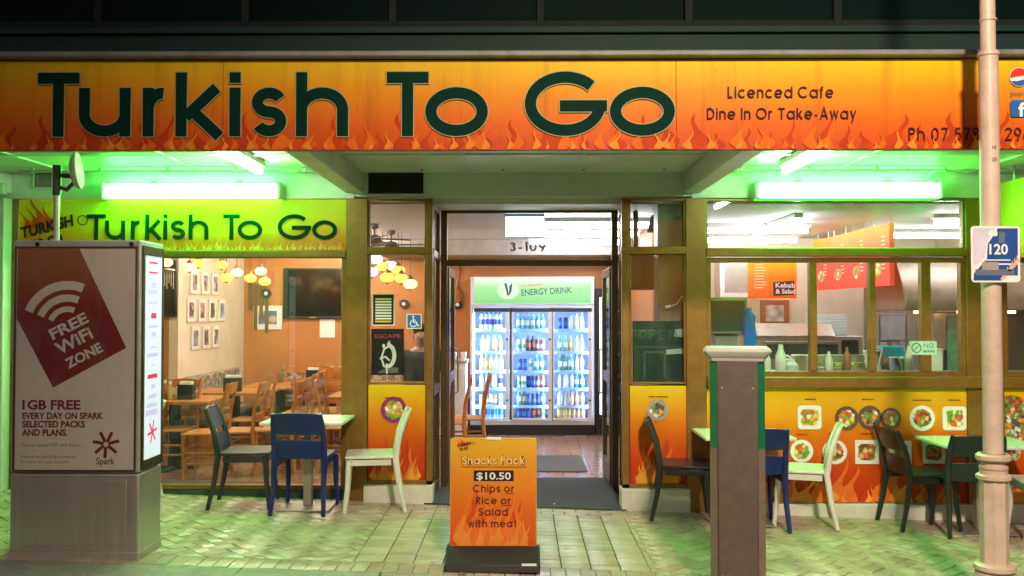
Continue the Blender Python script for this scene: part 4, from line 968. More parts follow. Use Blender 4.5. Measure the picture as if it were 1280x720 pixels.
plastic_chair('white plastic chair right of the pink pole at the picture edge', MC_white, oat(1300, 7.62), R(80), GR_)
plastic_chair('white plastic chair mostly hidden behind the advertising kiosk', MC_white, oat(153, 7.8), R(100), 'chairs at the left pavement table')
M_ttop = mat('table_top_mint', (.66, .70, .64), .3, 0, .04, 10); M_ped = mat('table_pedestal', (.38, .35, .3), .4, .6, .1, 10)
def table(label, loc, rz, w, d):
    t = thing('cafe_table', label, 'table', loc, rz, 'pavement tables', local=True)
    a = MB(); a.box(-w / 2, w / 2, -d / 2, d / 2, .715, .742); a.build('table_top', M_ttop, t, .006)
    a = MB(); a.box(-.035, .035, -.035, .035, .012, .705); a.build('pedestal', M_ped, t, .006)
    a = MB(); a.box(-.22, .22, -.22, .22, 0, .012); a.build('foot_plate', M_ped, t, .004)
    a = MB(); a.box(-.2, .2, -.025, .025, .702, .715); a.box(-.025, .025, -.2, .2, .7005, .7135); a.build('bracket', M_dark, t)
table('small pale square pavement table under the dining room window', oat(386, 7.86), 0, .68, .58)
table('small pale pavement table behind the square bollard', oat(926, 7.84), 0, .74, .62)
table('small pale pavement table behind the pink pole', oat(1218, 7.80), 0, .78, .66)

# ------------------------------------------------------------------ mats and litter
m = MB(); m.add([(-.84, -.10, .004 + gz(-.84)), (.93, -.10, .004 + gz(.93)), (.86, YD + .45, .034), (-.70, YD + .45, .034), (-.84, -.10, .012 + gz(-.84)), (.93, -.10, .012 + gz(.93)), (.86, YD + .45, .04), (-.70, YD + .45, .04)], [(4, 5, 6, 7), (0, 1, 5, 4), (1, 2, 6, 5), (2, 3, 7, 6), (3, 0, 4, 7)])
tag(m.build('door_mat', mat('mat_pile', (.045, .055, .06), .95, 0, .25, 60, .6, 220)), 'large dark grey entrance mat lying across the doorway', 'doormat')
z = .022; m = MB(); m.box(AX(590, 1.9, 580), AX(730, 2.1, 580), 1.55, 2.6, z, z + .01)
tag(m.build('door_mat', mat('mat_pile_grey', (.11, .12, .13), .95, 0, .25, 60, .6, 220)), 'smaller grey mat further inside the shop before the fridge', 'doormat')
def litter(px, py, Y, lab, col, s, k):
    r = random.Random(k); x = AX(px, Y, py); g = MB(); n = 7; z = gz(x) + .006 + (.010 if k == 1 else 0)
    top = [(x + s * r.uniform(.6, 1.1) * math.cos(2 * math.pi * i / n), Y + .6 * s * r.uniform(.5, 1) * math.sin(2 * math.pi * i / n)) for i in range(n)]
    g.add([(a, b_, z) for a, b_ in top] + [(x, Y, z + s * .35)], [(i, (i + 1) % n, n) for i in range(n)] + [tuple(range(n - 1, -1, -1))])
    tag(g.build('litter', mat('litter_%d' % k, col, .7)), lab, 'litter')
litter(693, 623, 0.02, 'tiny white scrap of paper on the entrance mat', (.8, .8, .78), .02, 1)
litter(858, 678, -1.35, 'pale crumpled scrap on the paving left of the bollard', (.7, .55, .38), .03, 2)
litter(577, 712, -2.20, 'dead brown leaf on the paving before the sandwich board', (.22, .10, .05), .045, 3)

# ------------------------------------------------------------------ indoors: lights
M_int = emit('indoor_tube', (1.0, .84, .66), WARM_L * 3.6); M_cool = emit('cool_indoor_tube', (.90, .92, 1.0), WARM_L * 1.6)
M_kit = emit('kitchen_tube', (.95, .95, 1.0), WARM_L * 1.3)
def ceiling_tube(x0, x1, y, label, mt, along_y=False, grp='fluorescent tubes on the shop ceiling'):
    z = ROOM_Z - .004
    t = thing('ceiling_light', label, 'light', ((x0 + x1) / 2, y, z), group=grp)
    a = MB(); b = MB()
    if along_y: a.box(x0 - .04, x0 + .04, y, y + x1, z - .045, z); b.tube([(x0, y + .03, z - .075), (x0, y + x1 - .03, z - .075)], .028, 10)
    else: a.box(x0, x1, y - .04, y + .04, z - .045, z); b.tube([(x0 + .03, y, z - .075), (x1 - .03, y, z - .075)], .028, 10)
    a.build('housing', M_white_plain, t, .004); b.build('tube', mt, t)
for k, (y, w) in enumerate(((1.35, 'nearest the door'), (2.45, 'in the middle of three'), (3.75, 'nearest the fridge'))):
    ceiling_tube(.10, 1.40, y, 'white fluorescent tube over the aisle, ' + w, M_cool)
for k, (x, y, w) in enumerate(((-2.6, 1.0, 'near the window'), (-2.6, 2.4, 'in the middle of the room'), (-2.6, 3.9, 'near the back wall'))):
    ceiling_tube(x - .7, x + .7, y, 'warm fluorescent tube over the dining room tables, ' + w, M_int)
ceiling_tube(2.75, 1.7, .9, 'long white tube slanting over the kitchen ceiling near the window', M_kit, True)
ceiling_tube(2.2, 3.5, 3.4, 'white tube over the pizza oven at the back of the kitchen', M_kit)
ceiling_tube(4.1, 5.3, 2.7, 'white tube over the steel fridge at the right of the kitchen', M_kit)
ceiling_tube(1.9, 3.2, 2.0, 'added white fill tube over the middle of the kitchen', M_kit)  # extra tube added only to brighten the kitchen
ceiling_tube(4.1, 5.3, 1.0, 'added white fill tube behind the pink pole side of the kitchen window', M_kit)  # also an added fill light, no known fitting on this ceiling spot
# exit box
ey = .85; x0, x1, z0, z1 = AX(632, ey), AX(680, ey), AZ(296, ey), AZ(271, ey)
t = thing('exit_light', 'glowing white box light hanging above the doorway', 'light', ((x0 + x1) / 2, ey, z0))
a = MB(); a.box(x0 - .006, x1 + .006, ey, ey + .06, z0 - .006, min(z1 + .03, ROOM_Z - .002)); a.build('case', mat('blue_grey_case', (.25, .3, .5), .4), t, .004)
a = MB(); a.box(x0, x1, ey - .006, ey - .001, z0, z1); a.build('light_panel', emit('exit_white', (.82, .95, 1.0), 3.0), t, .002)

# ------------------------------------------------------------------ indoors: drinks fridge
FY = 12.64 - 8.2; S_F = F_PX / 12.64
def ffx(px): return AX(px, FY, 450)
def ffz(py): return AZ(py, FY)
M_fwhite = mat('fridge_white', (.75, .77, .80), .35, 0, .03); M_finside = mat('fridge_liner', (.60, .72, .95), .4, 0, .03)
x0, x1 = ffx(588), ffx(743); zt = ffz(346); fd = .58
t = thing('drinks_fridge', 'three door glass drinks fridge glowing blue white at the end of the aisle', 'fridge', ((x0 + x1) / 2, FY + .3, .02))
a = MB(); a.box(x0, x0 + .04, FY, FY + fd, .22, zt - .42); a.box(x1 - .04, x1, FY, FY + fd, .22, zt - .42); a.box(x0, x1, FY + fd - .03, FY + fd, .22, zt - .001, 1); a.box(x0, x1, FY, FY + fd - .03, .16, .22); a.box(x0, x1, FY, FY + fd - .03, zt - .42, zt - .38)
for q in (638.8, 690.5): a.box(ffx(q) - .022, ffx(q) + .022, FY - .011, FY + .02, .225, zt - .425, 2)
a.build('cabinet', [M_fwhite, M_finside, M_dark], t, .003)
a = MB(); a.box(x0, x1, FY - .01, FY + fd, .02, .158); a.build('base', M_black, t, .004)
a = MB(); a.box(x0, x1, FY - .02, FY + fd - .03, zt - .378, zt); a.build('header_box', M_fwhite, t, .01)
a = MB(); f = facing(FY - .021); hz0, hz1 = zt - .36, zt - .012
a.flat([(x0 + .05, hz0), (x1 - .05, hz0), (x1 - .05, hz1), (x0 + .05, hz1)], f, .001, 0)
lx, lz = ffx(635), ffz(363)
a.flat(ell(lx, lz, .15, .12, 0, 360, 30)[:-1], f, .0016, 3)
a.flat([(lx - .05, lz + .09), (lx - .02, lz + .10), (lx + .015, lz - .06), (lx - .005, lz - .08)], f, .002, 1); a.flat([(lx + .012, lz - .075), (lx + .02, lz + .06), (lx + .06, lz + .10), (lx + .045, lz - .02)], f, .0022, 1)
font_mesh(a, 'ENERGY DRINK', lambda u, v, q: f(ffx(652) + u, ffz(369.5) + v, q), .12, 1, .002, width=ffx(715) - ffx(652), bold=.001, rot=R(3)); font_mesh(a, 'GUARANA', lambda u, v, q: f(ffx(652) + u, ffz(359) + v, q), .06, 2, .002, width=.28, rot=R(3))
m_, nt, out = new_mat('fridge_header_lit'); p = N(nt, "ShaderNodeBsdfPrincipled"); tc = N(nt, "ShaderNodeTexCoord"); sp = N(nt, "ShaderNodeSeparateXYZ"); nt.links.new(tc.outputs['Generated'], sp.inputs[0])
c = ramp(nt, sp.outputs[2], [(0, (.25, .80, .28)), (.6, (.45, .95, .40)), (.85, (.95, 1, .85)), (1, (1, 1, .95))]); nt.links.new(c, p.inputs['Emission Color']); p.inputs['Emission Strength'].default_value = .62; p.inputs['Base Color'].default_value = (.05, .14, .05, 1); p.inputs['Roughness'].default_value = .5; nt.links.new(p.outputs[0], out.inputs[0])
a.build('lit_header', [m_, mat('logo_slate', (.03, .06, .14), .5), mat('logo_small_red', (.7, .1, .08), .5), emit('logo_pale', (.85, 1, .8), .6, (.1, .2, .1))], t)
M_fl = emit('fridge_lamp', (.42, .66, 1.0), 62.0)
doors = ((594, 637), (641, 690), (692, 740))
for k, (pa, pb) in enumerate(doors):
    xa, xb = ffx(pa - 1.2), ffx(pb - .3); a = MB(); fr = .045; z0, z1 = .225, zt - .43
    y0, y1 = FY - .045, FY - .012
    a.box(xa, xb, y0, y1, z1 - .05, z1, 1); a.box(xa, xb, y0, y1, z0, z0 + .03); a.box(xa, xa + .022, y0, y1, z0 + .03, z1 - .05); a.box(xb - fr * 1.2, xb, y0, y1, z0 + .03, z1 - .05)
    o = a.build('fridge_door', [M_fwhite, M_dark], t, .003)
    g = MB(); g.box(xa + .023, xb - fr * 1.2 - .001, FY - .032, FY - .026, z0 + .031, z1 - .051); g.build('pane', M_glass, o)
    g = MB(); hx = xb - .03
    for pz_ in (424, 500): g.box(hx - .012, hx + .012, y0 - .02, y0, ffz(pz_) - .012, ffz(pz_) + .012)
    g.build('handle', M_black, o)
    g = MB(); g.box(xb - .04, xb - .015, FY + .0, FY + .03, z0 + .05, z1 - .06); g.build('lamp_strip', M_fl, o)
g = MB(); g.box(x0 + .045, x0 + .07, FY + .002, FY + .03, .3, zt - .5); g.build('lamp_strip', M_fl, t)
shelf_py = (411, 439, 463, 485, 507, 535)
for k, py in enumerate(shelf_py[:-1]):
    a = MB(); zs = ffz(py) - .012; a.box(x0 + .042, x1 - .042, FY + .07, FY + fd - .035, zs - .012, zs); a.box(x0 + .042, x1 - .042, FY + .055, FY + .07, zs - .03, zs + .012); a.build('shelf', mat('shelf_blue', (.38, .52, .85), .4), t)
# bottles and cans
def bottle_mesh(name, h, r, body, cap, lab):
    a = MB(); a.lathe([(r * .9, 0), (r, .01), (r, h * .28)], (0, 0, 0), 10, 0); a.lathe([(r * 1.02, h * .28), (r * 1.02, h * .6)], (0, 0, 0), 10, 2)
    a.lathe([(r, h * .6), (r * .92, h * .68), (r * .42, h * .84), (r * .4, h * .9)], (0, 0, 0), 10, 0); a.lathe([(r * .46, h * .9), (r * .46, h)], (0, 0, 0), 10, 1)
    return a.build(name, [mat(body[0], body[1], .15), mat(cap[0], cap[1], .4), mat(lab[0], lab[1], .4)])
def can_mesh(name, h, r, body, top):
    a = MB(); a.lathe([(r * .8, 0), (r, .012), (r, h * .92), (r * .82, h)], (0, 0, 0), 10, 0); a.lathe([(r * .8, h), (r * .78, h + .003)], (0, 0, 0), 10, 1); a.lathe([(r * 1.01, h * .3), (r * 1.01, h * .62)], (0, 0, 0), 10, 2)
    return a.build(name, [mat(body[0], body[1], .25, .3), mat('can_top', (.6, .6, .6), .3, .9), mat(top[0], top[1], .35)])
blue, dblue, teal, whitec, red, green, orange, pink, dk, yel = ('drink_blue', (.04, .16, .45)), ('drink_deep_blue', (.01, .03, .25)), ('drink_teal', (.08, .34, .40)), ('drink_white', (.75, .75, .75)), ('drink_red', (.38, .06, .06)), ('drink_green', (.12, .30, .14)), ('drink_orange', (.65, .33, .12)), ('drink_pink', (.62, .28, .32)), ('drink_dark', (.03, .02, .02)), ('drink_yellow', (.68, .52, .2))
KINDS = {'water': ('clear blue', lambda: bottle_mesh('drink_bottle', .23, .032, ('water_blue', (.35, .55, .85)), dblue, blue)), 'navy': ('navy capped white', lambda: bottle_mesh('drink_bottle', .235, .034, whitec, dblue, dblue)),
    'juice': ('orange juice', lambda: bottle_mesh('drink_bottle', .22, .033, orange, whitec, yel)), 'milk': ('white milk', lambda: bottle_mesh('drink_bottle', .22, .034, whitec, pink, whitec)), 'cola': ('dark cola', lambda: bottle_mesh('drink_bottle', .22, .032, dk, red, red)), 'teal': ('teal', lambda: bottle_mesh('drink_bottle', .21, .033, teal, whitec, whitec)),
    'pinkb': ('pink', lambda: bottle_mesh('drink_bottle', .215, .033, pink, blue, yel)), 'greenb': ('green', lambda: bottle_mesh('drink_bottle', .215, .032, green, whitec, whitec)),
    'canr': ('red and silver', lambda: can_mesh('drink_can', .165, .03, red, whitec)), 'canb': ('blue', lambda: can_mesh('drink_can', .165, .03, dblue, blue)), 'canw': ('white', lambda: can_mesh('drink_can', .165, .03, whitec, green)), 'cano': ('orange', lambda: can_mesh('drink_can', .15, .03, orange, whitec))}
ROWS = [(('navy', 5), ('teal', 6), ('canb', 2, 'milk', 3)), (('milk', 2, 'juice', 2), ('canw', 2, 'cola', 2, 'canr', 2), ('greenb', 2, 'juice', 1, 'milk', 2)), (('juice', 3, 'milk', 2), ('canb', 2, 'canw', 1, 'teal', 2), ('greenb', 3, 'milk', 2)), (('milk', 3, 'navy', 1), ('canw', 2, 'canb', 2, 'canr', 2), ('milk', 3, 'teal', 2)), (('cano', 4, 'canw', 1), ('greenb', 2, 'canb', 3, 'teal', 1), ('milk', 2, 'pinkb', 3)), (('water', 6), ('canb', 3, 'cola', 2, 'canw', 1), ('juice', 3, 'pinkb', 3))]
protos = {}; SH = ('top', 'second', 'third', 'fourth', 'fifth', 'bottom'); DR = ('left', 'middle', 'right')
rk = random.Random(11)
for ri, row in enumerate(ROWS):
    zs = ffz(shelf_py[ri]) - .010 if ri < 5 else .222
    for di, cell in enumerate(row):
        seq = [cell[i] for i in range(0, len(cell), 2) for _ in range(cell[i + 1])]
        xa, xb = ffx(doors[di][0]) + .055, ffx(doors[di][1]) - .095
        for k, kind in enumerate(seq):
            x = xa + (xb - xa) * (k + .5) / len(seq) + rk.uniform(-.006, .006); y = FY + .115 + rk.uniform(-.015, .02)
            if kind not in protos: o = KINDS[kind][1](); protos[kind] = o
            else: o = protos[kind].copy(); COL.objects.link(o)
            o.location = (x, y, zs + .001); o.rotation_euler = (0, 0, rk.uniform(0, 6))
            can = kind.startswith('can')
            lab = '%s drink %s on the %s shelf behind the %s fridge door' % (KINDS[kind][0], 'can' if can else 'bottle', SH[ri], DR[di])
            tag(o, lab, 'can' if can else 'bottle', lab.split(' drink ')[0] + (' cans' if can else ' bottles') + ' on the %s %s fridge shelf' % (DR[di], SH[ri]))
# dark second fridge
xa, xb = ffx(744.5), ffx(790)
t = thing('dark_fridge', 'tall black drinks fridge beside the bright drinks fridge', 'fridge', ((xa + xb) / 2, FY + .3, .02))
a = MB(); a.box(xa, xa + .05, FY, FY + .55, .25, 1.92); a.box(xb - .05, xb, FY, FY + .55, .25, 1.92); a.box(xa, xb, FY, FY + .55, .02, .25); a.box(xa, xb, FY, FY + .55, 1.92, 2.02); a.box(xa + .05, xb - .05, FY + .5, FY + .55, .25, 1.92); a.build('cabinet', M_black, t, .005)
a = MB(); a.box(xa + .052, xb - .052, FY - .008, FY - .002, .252, 1.918); a.build('pane', M_glass, t)
for k in range(5):
    a = MB(); z = .5 + .3 * k; a.box(xa + .052, xb - .052, FY + .03, FY + .48, z, z + .015); a.build('shelf', M_alu, t)
a = MB(); a.box(xa + .06, xa + .085, FY + .02, FY + .04, .3, 1.9); a.build('lamp_strip', emit('dim_lamp', (.7, .85, 1), 3.0), t)
# white serving cabinet left of the fridge
t = thing('serving_cabinet', 'white serving cabinet standing left of the drinks fridge', 'cabinet', (-.98, FY - .1, .02))
a = MB(); a.box(-1.35, -.72, FY - .35, FY + .1, .02, 1.02); a.build('carcass', M_white_plain, t, .006)
a = MB(); a.box(-1.38, -.70, FY - .38, FY + .12, 1.02, 1.06); a.build('worktop', M_alu, t, .006)
a = MB(); a.box(-1.33, -1.04, FY - .362, FY - .352, .1, .95); a.box(-1.03, -.74, FY - .362, FY - .352, .1, .95); a.build('cupboard_door', mat('door_offwhite', (.6, .6, .62), .4), t, .004)
for k in range(5):
    a = MB(); x = -1.28 + .13 * k
    a.lathe([(.03, 0), (.042, .1), (.038, .1), (.028, .01)], (x, FY - .2, 1.061), 12); tag(a.build('cup_stack', M_white_plain), 'white paper cup standing on the serving cabinet', 'cup', 'white cups on the serving cabinet')

# ------------------------------------------------------------------ indoors: dining room
def wood_chair_parts(t):
    a = MB(); a.prism([(-.19, -.18), (.19, -.18), (.215, .19), (-.215, .19)], lambda u, v, q: (u, v, q), .44, .465); a.build('seat', M_wood_seat, t, .008)
    for q in (-1, 1):
        a = MB(); a.tube([(q * .195, .17, 0), (q * .195, .17, .44)], [.016, .02], 8); a.build('leg', M_wood, t)
        a = MB(); a.tube([(q * .175, -.225, 0), (q * .175, -.18, .45), (q * .178, -.20, .68), (q * .182, -.265, .96)], [.017, .021, .02, .015], 8); a.build('leg', M_wood, t)
    for z, y, h in ((.60, -.185, .05), (.75, -.215, .055), (.905, -.248, .08)):
        a = MB(); n = 8; vs = []
        for th in (-.009, .009):
            for dz in (0, h):
                for i in range(n + 1):
                    u = -1 + 2 * i / n; vs.append((u * .178, y - .026 * (1 - u * u) + th, z - h / 2 + dz + (.016 * (1 - u * u) if dz else 0)))
        k = n + 1; fs = []
        for i in range(n): fs += [(i, i + 1, k + i + 1, k + i), (2 * k + i, 3 * k + i, 3 * k + i + 1, 2 * k + i + 1), (i, 2 * k + i, 2 * k + i + 1, i + 1), (k + i, k + i + 1, 3 * k + i + 1, 3 * k + i)]
        a.add(vs, fs, 0, True); a.build('back_slat', M_wood, t)
    for p0, p1 in (((-.195, .17, .2), (.195, .17, .2)), ((-.195, .17, .3), (.195, .17, .3)), ((-.195, .17, .16), (-.177, -.21, .16)), ((.195, .17, .16), (.177, -.21, .16)), ((-.195, .17, .27), (-.177, -.2, .27)), ((.195, .17, .27), (.177, -.2, .27)), ((-.177, -.2, .22), (.177, -.2, .22))):
        a = MB(); a.cyl(p0, p1, .011, 8); a.build('stretcher', M_wood, t)
M_wood_seat = mat('rush_seat', (.50, .22, .055), .6, 0, .25, 40, .2, 80)
def iat(px, d): return ((px - 650) * d / F_PX, d - 8.2, .021)
WCH = [(258, 9.45, 92, 'wooden ladder back chair just inside the window facing the kiosk'),
       (218, 9.75, 178, 'wooden ladder back chair tucked under the table behind the kiosk edge'),
       (347, 9.75, 92, 'wooden ladder back chair behind the black pavement chair, front of its row'),
       (357, 10.25, 90, 'wooden ladder back chair second from the window in the middle row'),
       (367, 10.8, 93, 'wooden ladder back chair third from the window in the middle row'),
       (377, 11.35, 88, 'wooden ladder back chair at the back end of the middle row'),
       (415, 11.7, -175, 'wooden ladder back chair with its back to the dining room bench on the right'),
       (368, 12.1, 180, 'wooden ladder back chair at the back table below the framed picture'),
       (396, 10.3, -80, 'wooden ladder back chair behind the navy pavement chair'),
       (428, 9.9, -90, 'wooden ladder back chair partly behind the bronze post'),
       (250, 11.0, -90, 'wooden ladder back chair on the cream wall side, nearer the window'),
       (284, 11.9, -88, 'wooden ladder back chair on the cream wall side, farther back'),
       (300, 9.6, 90, 'wooden ladder back chair behind the black pavement chair, left of the middle row'),
       (312, 10.6, 88, 'wooden ladder back chair left of the middle row beside the tables'),
       (205, 10.6, -92, 'wooden ladder back chair behind the sauce bottles at the kiosk edge'),
       (405, 11.2, 95, 'wooden ladder back chair in front of the television side of the bench'),
       (425, 11.0, -170, 'wooden ladder back chair half behind the bronze post, back to the street'),
       (388, 12.2, 175, 'wooden ladder back chair at the bench under the television'),
       (560, 10.35, 92, 'wooden ladder back chair just inside the doorway, left of two'),
       (584, 10.75, 94, 'wooden ladder back chair just inside the doorway, right of two')]
wc0 = None
for px, d, a_, lab in WCH:
    loc = iat(px, d); rz = R(a_); g_ = 'wooden dining chairs' if px < 500 else 'wooden chairs by the doorway'
    if wc0 is None:
        wc0 = thing('dining_chair', lab, 'chair', (0, 0, 0), 0, g_, local=True); wood_chair_parts(wc0); wc0.location = loc; wc0.rotation_euler = (0, 0, rz)
    else: dup(wc0, loc, rz, lab, g_)
M_blackmetal = mat('black_metal', (.015, .015, .015), .45, .3)
def dining_table(label, loc, w, d):
    t = thing('dining_table', label, 'table', loc, 0, 'wooden dining tables', local=True)
    a = MB(); a.box(-w / 2, w / 2, -d / 2, d / 2, .715, .752); a.build('table_top', M_wood, t, .006)
    a = MB(); a.box(-.05, .05, -.05, .05, .03, .715); a.build('pedestal', M_blackmetal, t, .004)
    a = MB(); a.box(-.26, .26, -.04, .04, 0, .03); a.box(-.04, .04, -.26, .26, .0005, .0295); a.build('foot', M_blackmetal, t, .004)
TBL = [((-3.72, 1.75, .021), .95, .7, 'wooden dining table with sauce bottles behind the kiosk edge'), ((-3.38, 2.75, .021), .85, .7, 'wooden dining table with a black menu holder by the cream wall'),
       ((-3.05, 3.55, .021), .8, .7, 'wooden dining table in the back left corner'), ((-2.75, 4.15, .021), .8, .6, 'wooden dining table below the framed picture'), ((-1.95, 3.9, .021), .8, .65, 'wooden dining table below the television'), ((-1.75, 2.3, .021), .75, .7, 'wooden dining table beside the bronze post')]
for loc, w, d, lab in TBL: dining_table(lab, loc, w, d)
TT = .021 + .753
# things on the tables
def holder(x, y, lab, rz=0.0, w=.16):
    t = thing('menu_holder', lab, 'holder', (x, y, TT), rz, 'black menu holders on the dining tables', local=True)
    a = MB(); a.box(-w / 2, w / 2, -.05, -.04, 0, .16); a.box(-w / 2, w / 2, .04, .05, 0, .16); a.box(-w / 2, -w / 2 + .01, -.04, .04, 0, .16); a.box(w / 2 - .01, w / 2, -.04, .04, 0, .16); a.box(-w / 2, w / 2, -.04, .04, 0, .01); a.build('box', M_black, t, .002)
    a = MB(); a.box(-w / 2 + .015, w / 2 - .015, -.03, .03, .012, .19); a.build('napkins', M_white_plain, t, .004)
holder(-3.55, 1.62, 'black menu holder among sauce bottles on the nearest table'); holder(-3.36, 2.6, 'black menu holder in front of the cream wall', .1, .2); holder(-2.72, 4.02, 'black menu holder below the framed picture', 0, .2); holder(-2.1, 3.85, 'black menu holder with white napkins below the television', 0, .2)
def sauce(x, y, lab, col, h, k):
    a = MB(); a.lathe([(.026, 0), (.03, .01), (.03, h * .62), (.012, h * .82), (.012, h)], (x, y, TT), 10, 0); a.lathe([(.016, h * .86), (.016, h * 1.03)], (x, y, TT), 10, 1)
    tag(a.build('sauce_bottle', [mat('sauce_%d' % k, col, .2), M_white_plain]), lab, 'bottle')
for k, (x, y, lab, col, h) in enumerate(((-3.78, 1.62, 'tall brown sauce bottle at the kiosk edge', (.35, .12, .02), .2), (-3.71, 1.58, 'yellow oil bottle on the nearest table', (.55, .38, .05), .19), (-3.66, 1.66, 'small white shaker on the nearest table', (.7, .7, .66), .13), (-3.86, 1.7, 'red sauce bottle behind the kiosk edge', (.45, .05, .02), .18))): sauce(x, y, lab, col, h, k)
# benches along the walls
mP, nt, out = new_mat('patterned_fabric'); p = N(nt, "ShaderNodeBsdfPrincipled"); tc = N(nt, "ShaderNodeTexCoord"); v = N(nt, "ShaderNodeTexVoronoi"); v.inputs['Scale'].default_value = 16; nt.links.new(tc.outputs['Object'], v.inputs[0])
c = ramp(nt, v.outputs['Distance'], [(.2, (.35, .25, .16)), (.45, (.12, .09, .08)), (.7, (.45, .36, .26))]); nt.links.new(c, p.inputs['Base Color']); p.inputs['Roughness'].default_value = .9; nt.links.new(p.outputs[0], out.inputs[0])
M_seatgrey = mat('grey_vinyl', (.10, .09, .09), .5, 0, .2, 6)
def bench(label, x0, x1, y0, y1, back):
    t = thing('bench_seat', label, 'bench', ((x0 + x1) / 2, (y0 + y1) / 2, .02))
    a = MB(); a.box(x0, x1, y0, y1, .02, .36); a.build('base', M_wood, t, .005)
    a = MB(); a.box(x0, x1, y0 - .02, y1, .36, .47); a.build('cushion', M_seatgrey, t, .03, 3)
    a = MB()
    if back == 'y': a.box(x0, x1, y1 - .1, y1, .47, .93)
    else: a.box(x0, x0 + .1, y0, y1, .47, .93)
    a.build('backrest', mP, t, .02, 3)
bench('long upholstered bench with a patterned back along the tan wall', -3.4, -1.1, BW_Y - .5, BW_Y - .003, 'y')
bench('upholstered bench with a patterned back along the cream wall', -3.965, -3.45, 2.6, BW_Y - .52, 'x')
# televisions
def tv(x0, x1, z0, z1, y, lab):
    t = thing('television', lab, 'television', ((x0 + x1) / 2, y, z0)); e = .018
    a = MB(); a.box(x0, x1, y - .06, y - .005, z0, z1); a.build('case', M_black, t, .006)
    a = MB(); a.box(x0 + e, x1 - e, y - .063, y - .061, z0 + e * 1.8, z1 - e); a.build('screen', mat('tv_screen', (.004, .010, .010), .07), t)
    a = MB(); a.box((x0 + x1) / 2 - .05, (x0 + x1) / 2 + .05, y - .0625, y - .0602, z0 + .008, z0 + .018); a.build('badge', M_alu, t)
BY_ = BW_Y - .003
def bwx(px): return AX(px, BW_Y - .05)
def bwz(py): return AZ(py, BW_Y - .05)
tv(bwx(354), bwx(428), bwz(398), bwz(335), BY_, 'large flat black television on the tan back wall'); tv(AX(172, 2.44), AX(220, 2.44), AZ(396, 2.44), AZ(325, 2.44), 2.497, 'black television on the wall at the kiosk edge')
def picture(x0, x1, z0, z1, y, lab, seed, grp=None, cols=None, side=None, frame=None):
    t = thing('picture_frame', lab, 'picture', (((x0 + x1) / 2, y, z0) if side is None else (side, (x0 + x1) / 2, z0)), group=grp)
    fn_ = (lambda u, v, q: (u, y - q, v)) if side is None else (lambda u, v, q: (side + q, u, v))
    a = MB(); a.prism([(x0, z0), (x1, z0), (x1, z1), (x0, z1)], fn_, .001, .02); a.build('frame', frame or M_white_plain, t, .003)
    e = (x1 - x0) * .18; a = MB(); a.flat([(x0 + e, z0 + e), (x1 - e, z0 + e), (x1 - e, z1 - e), (x0 + e, z1 - e)], fn_, .021); a.build('print', food('print_%d' % seed, cols or [(.5, .3, .2), (.25, .3, .45), (.7, .6, .5), (.15, .1, .1)], 9, seed), t)
picture(bwx(316), bwx(352), bwz(412), bwz(382), BY_, 'white framed landscape picture on the tan wall beside the television', 120, cols=[(.1, .15, .35), (.25, .3, .45), (.6, .2, .1), (.5, .5, .5)])
sd = -3.968; RW = ('top', 'middle', 'bottom'); cnt = ((2.85, 3), (2.75, 4), (2.9, 3))
for r_i, (y0, n) in enumerate(cnt):
    for k in range(n):
        yy = y0 + .38 * k; zc = 2.06 - .34 * r_i
        ow = ('nearest the window', 'second from the window', 'third from the window', 'farthest from the window')[k if k < n - 1 else 3]
        picture(yy, yy + .25, zc - .14, zc + .14, 0, 'white framed portrait in the %s row on the cream wall, %s' % (RW[r_i], ow), 130 + r_i * 5 + k, 'white framed pictures on the cream wall', side=sd)
a = MB(); a.prism([(bwx(399), bwz(422)), (bwx(418), bwz(422)), (bwx(418), bwz(399)), (bwx(399), bwz(399))], facing(BY_), .001, .004); tag(a.build('notice_sheet', M_white_plain), 'white paper notice pinned under the television', 'notice')
a = MB(); a.prism([(bwx(328), bwz(360)), (bwx(341), bwz(360)), (bwx(341), bwz(338)), (bwx(328), bwz(338))], facing(BY_), .001, .02); tag(a.build('wall_plaque', mat('plaque_red', (.5, .1, .06), .5)), 'red plaque high on the tan wall behind the lamps', 'plaque')
a = MB()
for dx, z0, z1 in ((0, 1.72, 2.2), (.08, 1.45, 2.1), (.16, 1.6, 2.15), (.24, 1.4, 1.95)): a.box(-3.9 + dx, -3.85 + dx, BW_Y - .03, BW_Y - .004, z0, z1); 
tag(a.build('wall_ornament', mat('dark_wood_ornament', (.12, .07, .035), .5)), 'row of dark carved wooden ornaments in the corner of the room', 'ornament')
def round_speaker(px, py, lab):
    c = at(px, py, BW_Y - .02); t = thing('wall_speaker', lab, 'speaker', (c.x, BW_Y - .003, c.z), group='small round wall speakers')
    a = MB(); a.tube([(c.x, BW_Y - .003, c.z), (c.x, BW_Y - .05, c.z)], [.07, .065], 18); a.build('rim', M_black, t)
    a = MB(); a.tube([(c.x, BW_Y - .052, c.z), (c.x, BW_Y - .06, c.z)], [.028, .02], 14); a.build('cone', M_white_plain, t)
round_speaker(333, 367, 'small round black speaker under the red plaque'); round_speaker(505, 380, 'small round black speaker seen through the narrow left pane'); round_speaker(572, 381, 'small round black speaker on the tan wall left of the fridge')
a = MB(); c = at(571, 362, BW_Y - .03)
a.ball((c.x, c.y, c.z - .1), .09, .03, .13); a.cyl((c.x, c.y, c.z), (c.x + .02, c.y, c.z + .28), .016, 8); a.ball((c.x + .02, c.y, c.z + .3), .03, .02, .04)
tag(a.build('lute', M_wood_red), 'wooden lute hanging on the tan wall left of the fridge', 'instrument')
